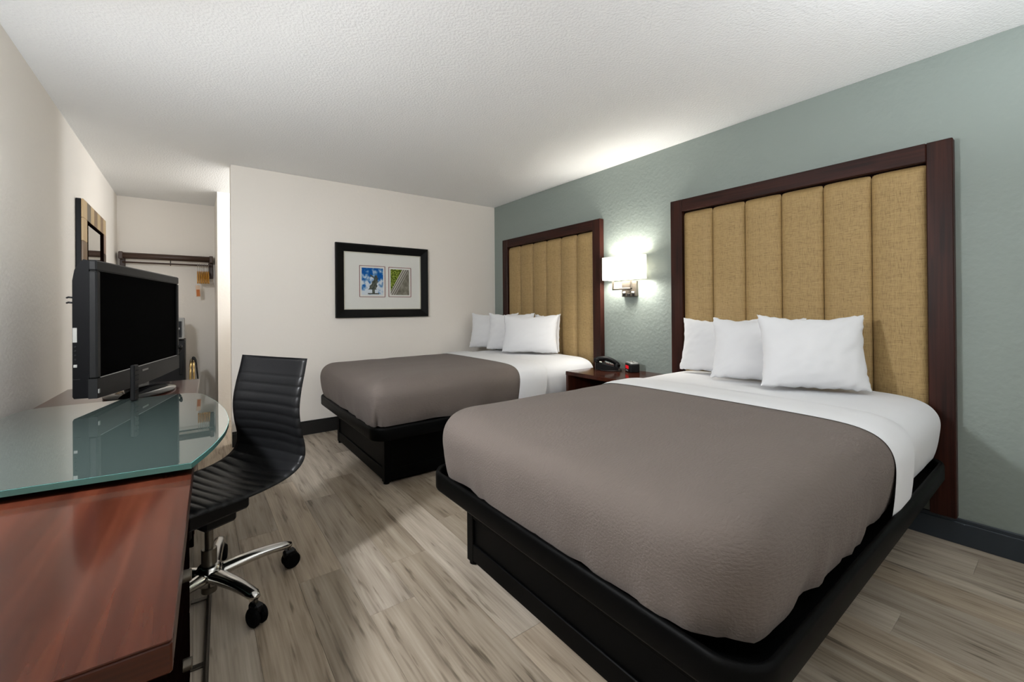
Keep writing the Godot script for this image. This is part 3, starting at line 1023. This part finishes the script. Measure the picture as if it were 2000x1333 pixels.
# ---------------------------------------------------------------- television
func tv() -> void:
	# left front lower corner (-0.34, 0.80, -2.535), right one (-0.087, 0.80, -3.56)
	var a := Vector3(-0.34, 0, -2.535)
	var b := Vector3(-0.087, 0, -3.56)
	var w := a.distance_to(b)
	var e := (b - a).normalized()
	var turn := atan2(-e.z, e.x)          # local +x runs along the screen, local +z out of it
	var t := thing("television", "thick black flat-screen television angled on the credenza", "television", (a + b) / 2 + Vector3(0, 0.73, 0), turn)
	var y0 := 0.07
	var y1 := 0.668
	var hw := w / 2
	# front bezel
	span(t, "bezel", Vector3(-hw, y1 - 0.046, -0.03), Vector3(hw, y1, 0.0), M.tv_bezel, 0.006)
	span(t, "bezel", Vector3(-hw, y0 + 0.085, -0.03), Vector3(-hw + 0.034, y1 - 0.046, 0.0), M.tv_bezel, 0.006)
	span(t, "bezel", Vector3(hw - 0.034, y0 + 0.085, -0.03), Vector3(hw, y1 - 0.046, 0.0), M.tv_bezel, 0.006)
	# lower bezel bows down in the middle
	var low := PackedVector2Array()
	for k in 13:
		var x := -hw + w * k / 12.0
		low.append(Vector2(x, -(y0 - 0.012 * sin(PI * k / 12.0))))
	low.append(Vector2(hw, -(y0 + 0.085)))
	low.append(Vector2(-hw, -(y0 + 0.085)))
	part(t, "lower_bezel", prism(low, -0.03, 0.0, 0.0), M.tv_bezel, Vector3.ZERO, Vector3(PI / 2, 0, 0))
	part(t, "screen", cbox(Vector3(w - 0.062, y1 - y0 - 0.125, 0.01), 0.0), M.tv_screen, Vector3(0, (y0 + 0.085 + y1 - 0.046) / 2, -0.012))
	part(t, "screen_trim", cbox(Vector3(w - 0.068, 0.0035, 0.004), 0.0008), M.silver, Vector3(0, y0 + 0.0865, -0.004))
	part(t, "screen_trim", cbox(Vector3(0.0025, y1 - y0 - 0.135, 0.003), 0.0006), M.tv_bezel, Vector3(hw - 0.036, (y0 + y1) / 2 + 0.02, -0.003))
	part(t, "maker_mark", cbox(Vector3(0.075, 0.009, 0.002), 0.0005), M.grey_plastic, Vector3(-0.02, y0 + 0.06, 0.0005))
	part(t, "power_button", cbox(Vector3(0.012, 0.018, 0.004), 0.001), M.grey_plastic, Vector3(-hw + 0.012, y0 + 0.03, 0.001))
	# deep back shell with a rounded top, closed profile swept along the width
	var prof := [Vector2(-0.028, y0 + 0.003), Vector2(-0.028, y1 - 0.003), Vector2(-0.045, y1 + 0.002), Vector2(-0.060, y1 - 0.012), Vector2(-0.075, y1 - 0.045), Vector2(-0.082, y1 - 0.09), Vector2(-0.083, y0 + 0.012), Vector2(-0.078, y0 + 0.003)]
	var st := begin()
	var sides := [[], []]
	for k in prof.size():
		sides[0].append(Vector3(-hw + 0.004, prof[k].y, prof[k].x))
		sides[1].append(Vector3(hw - 0.004, prof[k].y, prof[k].x))
	var mid := Vector3(0, (y0 + y1) / 2, -0.055)
	for k in prof.size():
		var k2 := (k + 1) % prof.size()
		quad_out(st, sides[0][k], sides[0][k2], sides[1][k2], sides[1][k], mid)
		for s in 2:
			tri_out(st, Vector3(sides[s][0].x, mid.y, mid.z), sides[s][k], sides[s][k2], mid)
	part(t, "back_shell", done(st), M.tv_side)
	# inputs on the left flank
	var flank := -hw + 0.0035
	part(t, "input_label", cbox(Vector3(0.002, 0.062, 0.014), 0.0), M.grey_plastic, Vector3(flank, 0.345, -0.074))
	for k in 4: part(t, "socket", cyl(0.0042, 0.004, 10), M.tv_bezel, Vector3(flank + 0.002, 0.295 - k * 0.018, -0.073), Vector3(0, 0, PI / 2))
	part(t, "socket", cbox(Vector3(0.003, 0.012, 0.012), 0.0005), M.grey_plastic, Vector3(flank, 0.213, -0.073))
	part(t, "port_cover", cbox(Vector3(0.003, 0.004, 0.024), 0.0005), M.tv_bezel, Vector3(flank, 0.155, -0.069))
	for k in 2: part(t, "cable_hook", tube([Vector3(-hw + 0.02, 0.505 - k * 0.022, -0.08), Vector3(-hw + 0.012, 0.507 - k * 0.022, -0.098), Vector3(-hw + 0.02, 0.505 - k * 0.022, -0.106)], 0.004, 8), M.black_plastic)
	part(t, "cable_clip", tube(smooth_path([Vector3(hw - 0.005, 0.20, 0.004), Vector3(hw + 0.018, 0.215, 0.006), Vector3(hw + 0.03, 0.19, 0.0), Vector3(hw + 0.016, 0.165, -0.01)], 14), 0.007, 8), M.black_plastic)
	# neck and oval glossy base
	part(t, "neck", cbox(Vector3(0.22, 0.075, 0.04), 0.01), M.tv_gloss, Vector3(0.02, 0.05, -0.05))
	var bl := begin(true)
	add_lathe(bl, [Vector2(0.235, 0.0), Vector2(0.240, 0.006), Vector2(0.237, 0.012), Vector2(0.17, 0.026), Vector2(0.10, 0.034), Vector2(0.001, 0.036)], 40, Vector3(0.02, 0.0, -0.03), Vector3(1.0, 1.0, 0.58))
	part(t, "stand_base", done(bl), M.tv_gloss)

# ---------------------------------------------------------------- wall sconce
func sconce() -> void:
	var s := thing("wall_sconce", "lit wall lamp with white rectangular shade between the headboards", "lamp", Vector3(XG, 0, -2.30))
	var warm := Color(1.0, 0.985, 0.955)
	span(s, "wall_plate", Vector3(-0.035, 1.268, -0.075), Vector3(-0.001, 1.40, 0.075), M.gun_metal, 0.003)
	for k in [[-0.045, 0.012], [0.045, 0.012]]:
		part(s, "switch", cbox(Vector3(0.01, 0.014, 0.024), 0.002), M.white_plastic, Vector3(-0.039, 1.305, k[0]))
	part(s, "socket", cbox(Vector3(0.006, 0.022, 0.03), 0.001), M.black_plastic, Vector3(-0.037, 1.283, 0.0))
	for k in [-0.05, 0.05]: part(s, "socket", cbox(Vector3(0.006, 0.016, 0.02), 0.001), M.black_plastic, Vector3(-0.037, 1.283, k))
	var ar := begin()
	for z in [-0.135, 0.055]: add_cbox(ar, Vector3(-0.075, 1.372, z), Vector3(0.014, 0.09, 0.014), 0.002)
	add_cbox(ar, Vector3(-0.075, 1.334, -0.04), Vector3(0.014, 0.014, 0.204), 0.002)
	add_cbox(ar, Vector3(-0.054, 1.334, 0.0), Vector3(0.045, 0.014, 0.014), 0.002)
	part(s, "arm", done(ar), M.gun_metal)
	# shade: open-ended rectangular drum with soft corners
	var sh := begin(true)
	var ring := rounded_rect(-0.15, -0.03, -0.20, 0.185, 0.015, 6)
	var rows := []
	for y in [1.415, 1.612]:
		var row := []
		for p in ring: row.append(Vector3(p.x, y, p.y))
		rows.append(row)
	add_grid(sh, rows, grid_sign(rows, Vector3(-0.1, 1.5, 0)), true)
	var cloth := mat(Color8(250, 246, 238), 0.9, 0, 0.1)
	cloth.backlight_enabled = true
	cloth.backlight = Color8(112, 109, 103)
	part(s, "lamp_shade", done(sh), cloth)
	for z in [-0.11, 0.11]:
		part(s, "bulb", lathe([Vector2(0.001, 1.44), Vector2(0.02, 1.45), Vector2(0.028, 1.49), Vector2(0.02, 1.53), Vector2(0.001, 1.545)], 14), glow(warm, 3.0), Vector3(-0.092, -0.012, z))
		var l := OmniLight3D.new()
		l.name = "sconce_light"
		l.light_color = warm
		l.light_energy = E_SCONCE
		l.light_size = 0.05
		l.omni_range = 12.0
		l.omni_attenuation = 2.0
		l.shadow_enabled = true
		s.add_child(l, true)
		l.position = Vector3(-0.092, 1.485, z)

# ---------------------------------------------------------------- picture on the far wall
func print_image(kind: int) -> ImageTexture:
	var w := 132
	var h := 160
	var im := Image.create(w, h, false, Image.FORMAT_RGB8)
	var n := noise(0.022, 300 + kind, 4)
	var n2 := noise(0.08, 320 + kind, 3)
	for y in h:
		for x in w:
			var u := float(x) / w
			var v := float(y) / h
			var c: Color
			if kind == 0:
				var cl := clampf(0.5 + n.get_noise_2d(x, y) * 1.6 + (v - 0.42) * 1.5, 0.0, 1.0)
				c = Color8(22, 88, 158).lerp(Color8(206, 214, 220), cl)
				# dark cloaked figure on a plinth, one arm raised
				var cx := 0.66 - (v - 0.4) * 0.44
				var half := 0.085 + clampf(v - 0.36, 0, 1) * 0.24 + 0.02 * sin(v * 40.0)
				var body := absf(u - cx) < half and v > 0.36 and v < 0.80
				var head := Vector2((u - 0.665) * 0.82, v - 0.315).length() < 0.05
				var arm := absf((v - 0.38) - (u - 0.62) * 0.5) < 0.03 and u > 0.38 and u < 0.66
				var plinth := absf(u - 0.54) < (0.06 if v < 0.93 else 0.26) and v > 0.79 and v < 0.97
				if body or head or arm or plinth:
					c = Color8(62, 68, 62).lerp(Color8(104, 106, 94), clampf(0.5 + n2.get_noise_2d(x, y * 0.4) * 1.2, 0, 1))
			else:
				var edge := 0.62 - v * 0.72
				if u < edge: c = Color8(58, 74, 22).lerp(Color8(150, 164, 66), clampf(0.5 + n2.get_noise_2d(x, y) * 1.6, 0, 1))
				else:
					var s := (u - edge) / 0.62
					var fold := 0.5 + 0.5 * sin(s * 34.0 + v * 2.0)
					c = Color8(98, 94, 84).lerp(Color8(206, 202, 192), fold * clampf(1.25 - s * 1.1, 0.1, 1.0))
					if s > 0.62: c = Color8(104, 98, 86).lerp(Color8(142, 140, 126), clampf(0.5 + n.get_noise_2d(x, y), 0, 1))
			im.set_pixel(x, y, c)
	return ImageTexture.create_from_image(im)

func picture() -> void:
	var x0 := 1.098
	var x1 := 2.0775
	var y0 := 1.0955
	var y1 := 1.8403
	var p := thing("framed_picture", "black picture frame with two small photographs in a wide white mat", "picture", Vector3((x0 + x1) / 2, (y0 + y1) / 2, ZB))
	var hx := (x1 - x0) / 2
	var hy := (y1 - y0) / 2
	var fw := 0.082
	# four mitred mouldings that slope in towards the picture
	for k in 4:
		var st := begin()
		var cs := []
		for s in [-1.0, 1.0]:
			var A: Vector2 = Vector2(s * hx, hy) if k % 2 == 0 else Vector2(s * hy, hx)
			var row := []
			for q in [[0.0, 0.002], [0.0, 0.036], [0.006, 0.042], [0.016, 0.042], [fw, 0.018], [fw, 0.002]]:
				var v := Vector2(A.x - s * q[0], A.y - q[0])
				var w3 := Vector3(v.x, v.y, q[1])
				row.append(w3.rotated(Vector3(0, 0, 1), k * PI / 2))
			cs.append(row)
		var ref := Vector3(0, (hy if k % 2 == 0 else hx) - fw * 0.5, 0.012).rotated(Vector3(0, 0, 1), k * PI / 2)
		for j in 6:
			var j2 := (j + 1) % 6
			quad_out(st, cs[0][j], cs[0][j2], cs[1][j2], cs[1][j], ref)
		part(p, "moulding", done(st), M.black_paint)
	# pale inner lip
	var ix := hx - fw
	var iy := hy - fw
	part(p, "inner_lip", boxes([[Vector3(0, iy - 0.004, 0.014), Vector3(ix * 2, 0.008, 0.012)], [Vector3(0, -iy + 0.004, 0.014), Vector3(ix * 2, 0.008, 0.012)], [Vector3(-ix + 0.004, 0, 0.014), Vector3(0.008, iy * 2 - 0.016, 0.012)], [Vector3(ix - 0.004, 0, 0.014), Vector3(0.008, iy * 2 - 0.016, 0.012)]], 0.001), mat(Color8(206, 202, 186), 0.35, 0.3))
	part(p, "mat_board", cbox(Vector3(ix * 2 - 0.01, iy * 2 - 0.01, 0.006), 0.0), M.mat_board, Vector3(0, 0, 0.008))
	for k in 2:
		var c := Vector3(-0.123 if k == 0 else 0.172, -0.002, 0.0125)
		var pw := 0.262 if k == 0 else 0.246
		var ph := 0.318 if k == 0 else 0.312
		part(p, "print_border", boxes([[Vector3(0, ph / 2, 0), Vector3(pw, 0.005, 0.003)], [Vector3(0, -ph / 2, 0), Vector3(pw, 0.005, 0.003)], [Vector3(-pw / 2, 0, 0), Vector3(0.005, ph, 0.003)], [Vector3(pw / 2, 0, 0), Vector3(0.005, ph, 0.003)]], 0.0), M.fillet, c)
		var q := QuadMesh.new()
		q.size = Vector2(pw - 0.04, ph - 0.04)
		var m := mat(Color.WHITE, 0.7, 0, 0.2)
		m.albedo_texture = print_image(k)
		part(p, "art_print", q, m, c + Vector3(0, 0.0, 0.0005))

# ---------------------------------------------------------------- mirror with a patchwork frame
func mirror() -> void:
	var z0 := -4.24
	var z1 := -5.19
	var y0 := 1.22
	var y1 := 1.985
	var m := thing("wall_mirror", "wall mirror with brown patchwork tile frame, above the television", "mirror", Vector3(XL, 0, 0))
	span(m, "backing", Vector3(0.002, y0, z0), Vector3(0.03, y1, z1), M.black_paint, 0.002)
	var tones := [Color8(196, 166, 120), Color8(96, 84, 66), Color8(186, 158, 112), Color8(116, 90, 60), Color8(170, 146, 104), Color8(120, 92, 62), Color8(176, 150, 106), Color8(132, 106, 88), Color8(150, 120, 80), Color8(60, 46, 34)]
	var tm := []
	for c in tones: tm.append(mat(c, 0.4))
	var bw := 0.135
	var n := 7
	var dz := (z1 - z0) / n
	for r in [[y1 - bw, y1], [y0, y0 + bw]]:
		for k in n:
			span(m, "tile", Vector3(0.03, r[0] + 0.001, z0 + dz * k - 0.001), Vector3(0.042, r[1] - 0.001, z0 + dz * (k + 1) + 0.001), tm[(k + (0 if r[1] == y1 else 3)) % 8], 0.0015)
	var hy := (y1 - y0 - 2 * bw) / 3
	for side in 2:
		var za := z0 if side == 0 else z1 + bw
		for k in 3:
			var ya := y0 + bw + hy * k
			span(m, "tile", Vector3(0.03, ya + 0.001, za - 0.001), Vector3(0.042, ya + hy - 0.001, za - bw + 0.001), tm[(2 - k) * 3 % 10 if side == 0 else [4, 9, 7][k]], 0.0015)
	part(m, "inner_lip", boxes([[Vector3(0.037, y1 - bw - 0.008, (z0 + z1) / 2), Vector3(0.016, 0.016, absf(z1 - z0) - 2 * bw)], [Vector3(0.037, y0 + bw + 0.008, (z0 + z1) / 2), Vector3(0.016, 0.016, absf(z1 - z0) - 2 * bw)], [Vector3(0.037, (y0 + y1) / 2, z0 - bw - 0.008), Vector3(0.016, y1 - y0 - 2 * bw, 0.016)], [Vector3(0.037, (y0 + y1) / 2, z1 + bw + 0.008), Vector3(0.016, y1 - y0 - 2 * bw, 0.016)]], 0.003), M.dark_wood)
	span(m, "mirror_glass", Vector3(0.03, y0 + bw + 0.01, z0 - bw - 0.01), Vector3(0.034, y1 - bw - 0.01, z1 + bw + 0.01), M.mirror, 0.0)

# ---------------------------------------------------------------- closet alcove
func closet() -> void:
	var r := thing("closet_rail", "brown wall-mounted clothes rail with thin hanging rod in the alcove", "clothes rail", Vector3(0, 0, ZA))
	var z := 0.16
	part(r, "rail", tube([Vector3(-0.62, 1.775, z), Vector3(0.15, 1.775, z)], 0.034, 14), M.rack_wood)
	part(r, "hanging_rod", tube([Vector3(-0.62, 1.705, z), Vector3(0.15, 1.705, z)], 0.009, 10), M.rack_wood)
	for x in [-0.63, 0.15]:
		span(r, "bracket", Vector3(x - 0.022, 1.56, 0.001), Vector3(x + 0.022, 1.82, 0.045), M.rack_wood, 0.005)
		span(r, "bracket_arm", Vector3(x - 0.018, 1.735, 0.03), Vector3(x + 0.018, 1.815, z + 0.035), M.rack_wood, 0.006)
	part(r, "rod_support", cyl(0.004, 0.085, 8), M.dark_wood, Vector3(-0.22, 1.685, z))
	# seven wooden hangers, end on
	var body := tube(smooth_path([Vector3(0, -0.215, 0.215), Vector3(0, -0.145, 0.12), Vector3(0, -0.086, 0.03), Vector3(0, -0.08, 0), Vector3(0, -0.086, -0.03), Vector3(0, -0.12, -0.09), Vector3(0, -0.145, -0.125)], 22), 0.0068, 8, 1.9)
	var bar := tube([Vector3(0, -0.208, 0.20), Vector3(0, -0.148, -0.12)], 0.005, 6)
	var hook := tube(smooth_path([Vector3(0, -0.075, 0), Vector3(0, -0.03, 0), Vector3(0, -0.008, 0.013), Vector3(0, 0.012, 0.008), Vector3(0, 0.014, -0.004), Vector3(0, 0.004, -0.013)], 16), 0.0026, 6)
	var first: Node3D
	var which := ["first wooden coat hanger from the left on the closet rod, with tag below", "second wooden coat hanger from the left on the closet rod", "third wooden coat hanger from the left on the closet rod", "middle one of seven wooden coat hangers on the closet rod", "fifth wooden coat hanger from the left on the closet rod", "sixth wooden coat hanger from the left on the closet rod", "rightmost wooden coat hanger, beside the rail bracket"]
	for k in 7:
		var o: Node3D
		if k == 0:
			o = thing("coat_hanger", which[0], "hanger", Vector3.ZERO, 0, "wooden coat hangers")
			part(o, "shoulder_bar", body, M.hanger)
			part(o, "trouser_bar", bar, M.hanger)
			part(o, "hook", hook, M.chrome)
			first = o
		else:
			o = first.duplicate()
			o.name = numbered("coat_hanger")
			add_child(o)
			o.set_meta("label", which[k])
		o.position = Vector3(0.024 + k * 0.0165, 1.705, ZA + z)
	# orange and white tag hanging under the first hanger
	var tg := thing("laundry_tag", "orange and white paper tag hanging below the coat hangers", "tag", Vector3(0.026, 1.465, ZA + z + 0.15))
	part(tg, "paper", cbox(Vector3(0.040, 0.13, 0.003), 0.0005), mat(Color8(222, 196, 170), 0.8), Vector3(0, -0.065, 0), Vector3(0.05, 0.2, 0.06))
	part(tg, "orange_print", cbox(Vector3(0.030, 0.075, 0.003), 0.0005), mat(Color8(196, 116, 62), 0.8), Vector3(0.001, -0.085, 0.003), Vector3(0.05, 0.2, 0.06))
	part(tg, "string", tube([Vector3(0, 0.03, -0.02), Vector3(0, -0.002, 0)], 0.002, 6), M.white_plastic)
	# refrigerator, microwave
	var fr := thing("mini_refrigerator", "small black refrigerator in the closet alcove behind the television", "refrigerator", Vector3(-0.345, 0, -5.55))
	span(fr, "body", Vector3(-0.255, 0.02, -0.25), Vector3(0.262, 0.885, 0.20), M.black_plastic, 0.006)
	span(fr, "door", Vector3(-0.255, 0.03, 0.205), Vector3(0.262, 0.875, 0.25), M.black_plastic, 0.008)
	span(fr, "handle", Vector3(0.215, 0.55, 0.25), Vector3(0.24, 0.82, 0.272), M.tv_bezel, 0.004)
	for q in [Vector2(-0.22, -0.21), Vector2(0.22, -0.21), Vector2(-0.22, 0.2), Vector2(0.22, 0.2)]: part(fr, "foot", cyl(0.018, 0.02, 12), M.rubber, Vector3(q.x, 0, q.y))
	var mw := thing("microwave_oven", "grey microwave oven with black control panel on the refrigerator", "microwave", Vector3(-0.345, 0.885, -5.53))
	span(mw, "body", Vector3(-0.24, 0.012, -0.19), Vector3(0.255, 0.222, 0.19), M.grey_plastic, 0.008)
	span(mw, "door", Vector3(-0.235, 0.02, 0.19), Vector3(0.14, 0.216, 0.215), M.black_plastic, 0.006)
	span(mw, "control_frame", Vector3(0.142, 0.014, 0.19), Vector3(0.252, 0.22, 0.208), M.grey_plastic, 0.004)
	span(mw, "control_panel", Vector3(0.155, 0.03, 0.208), Vector3(0.236, 0.19, 0.214), M.black_plastic, 0.002)
	part(mw, "display", cbox(Vector3(0.05, 0.018, 0.002), 0.0), M.grey_plastic, Vector3(0.195, 0.118, 0.2145))
	for kx in 3:
		for ky in 3: part(mw, "button", cbox(Vector3(0.014, 0.010, 0.003), 0.001), M.tv_bezel, Vector3(0.177 + kx * 0.019, 0.092 - ky * 0.018, 0.2145))
	for q in [Vector2(-0.2, -0.15), Vector2(0.2, -0.15), Vector2(-0.2, 0.15), Vector2(0.2, 0.15)]: part(mw, "foot", cyl(0.012, 0.0125, 12), M.rubber, Vector3(q.x, 0, q.y))
	# folded luggage rack leaning beside the refrigerator
	var lr := thing("luggage_rack", "folded luggage rack with brassy tubes and black straps beside the refrigerator", "luggage rack", Vector3(-0.022, 0, -5.30))
	var brass := mat(Color8(176, 150, 100), 0.25, 0.9)
	for k in 2:
		var dx := -0.022 + 0.03 * k
		part(lr, "frame", tube(smooth_path([Vector3(dx, 0.006, -0.22), Vector3(dx, 0.35, -0.21), Vector3(dx * 0.8, 0.63, -0.19), Vector3(dx * 0.7, 0.675, -0.14), Vector3(dx * 0.7, 0.68, 0.0), Vector3(dx * 0.7, 0.675, 0.14), Vector3(dx * 0.8, 0.63, 0.19), Vector3(dx, 0.35, 0.21), Vector3(dx, 0.006, 0.22)], 50), 0.0095, 10), brass)
	for k in 3:
		part(lr, "strap", tube(smooth_path([Vector3(-0.012, 0.672, -0.13 + 0.13 * k), Vector3(0.0, 0.705, -0.13 + 0.13 * k), Vector3(0.022, 0.68, -0.13 + 0.13 * k), Vector3(0.034, 0.56, -0.13 + 0.13 * k), Vector3(0.040, 0.46, -0.13 + 0.13 * k), Vector3(0.024, 0.42, -0.13 + 0.13 * k)], 24), 0.006, 8), M.black_plastic)

# ---------------------------------------------------------------- lamps outside the frame: two added fills, then the vanity light
func lamps_behind() -> void:
	var warm := Color(0.95, 0.972, 1.0)
	# added standing lamp, never seen, bounces fill light off the ceiling
	var f := thing("added_floor_lamp", "added unseen fill lamp with white bowl behind the camera", "lamp", Vector3(1.75, 0, 0.35))
	part(f, "base", cyl(0.14, 0.02, 28, 0.004), M.dull_metal)
	part(f, "pole", cyl(0.012, 1.74, 14), M.dull_metal, Vector3(0, 0.02, 0))
	part(f, "bowl", lathe([Vector2(0.012, 1.755), Vector2(0.09, 1.77), Vector2(0.16, 1.81), Vector2(0.19, 1.86), Vector2(0.186, 1.86), Vector2(0.155, 1.815), Vector2(0.085, 1.778), Vector2(0.001, 1.765)], 28), M.white_plastic)
	part(f, "bulb", lathe([Vector2(0.001, 1.775), Vector2(0.03, 1.79), Vector2(0.04, 1.82), Vector2(0.03, 1.85), Vector2(0.001, 1.865)], 16), glow(warm, 2.0))
	lamp(f, "uplight", Vector3(0, 1.83, 0), E_T2, 0.05, warm)
	# invented fill lamp, out of view at left; hood keeps the ceiling from burning out
	var dk := thing("added_wall_lamp", "added unseen fill lamp on the left wall, opaque hood shielding the ceiling", "lamp", Vector3(XL, 1.78, -1.62))
	part(dk, "wall_plate", cbox(Vector3(0.02, 0.12, 0.10), 0.004), M.gun_metal, Vector3(0.0105, 0.06, 0))
	part(dk, "arm", tube([Vector3(0.02, 0.10, 0), Vector3(0.135, 0.10, 0), Vector3(0.135, 0.075, 0)], 0.006, 10), M.gun_metal)
	part(dk, "fill_lamp_hood", lathe([Vector2(0.127, 0.036), Vector2(0.11, 0.058), Vector2(0.05, 0.078), Vector2(0.001, 0.08)], 28), M.white_plastic, Vector3(0.135, 0, 0))
	part(dk, "bulb", lathe([Vector2(0.001, -0.09), Vector2(0.05, -0.077), Vector2(0.082, -0.035), Vector2(0.09, 0.0), Vector2(0.075, 0.04), Vector2(0.04, 0.064)], 20), glow(warm, 2.0), Vector3(0.135, 0, 0))
	lamp(dk, "desk_fill", Vector3(0.135, 0, 0), E_DESK_FILL, 0.085, warm)
	# vanity light in the nook behind the far wall
	var v := thing("vanity_light", "ceiling light over the vanity nook past the far wall", "lamp", Vector3(0.95, H, -4.95))
	part(v, "canopy", cyl(0.12, 0.02, 24), M.white_plastic, Vector3(0, -0.0205, 0))
	part(v, "lamp_globe", lathe([Vector2(0.001, -0.11), Vector2(0.06, -0.10), Vector2(0.10, -0.06), Vector2(0.11, -0.022)], 24), glow(warm, 1.5))
	lamp(v, "vanity_lamp_light", Vector3(0, -0.065, 0), E_VANITY, 0.08, warm)

func lamp(parent: Node, called: String, at: Vector3, energy: float, size: float, c: Color) -> void:
	var l := OmniLight3D.new()
	l.name = called
	l.light_color = c
	l.light_energy = energy
	l.light_size = size
	l.omni_range = 14.0
	l.omni_attenuation = 2.0
	l.shadow_enabled = true
	parent.add_child(l, true)
	l.position = at
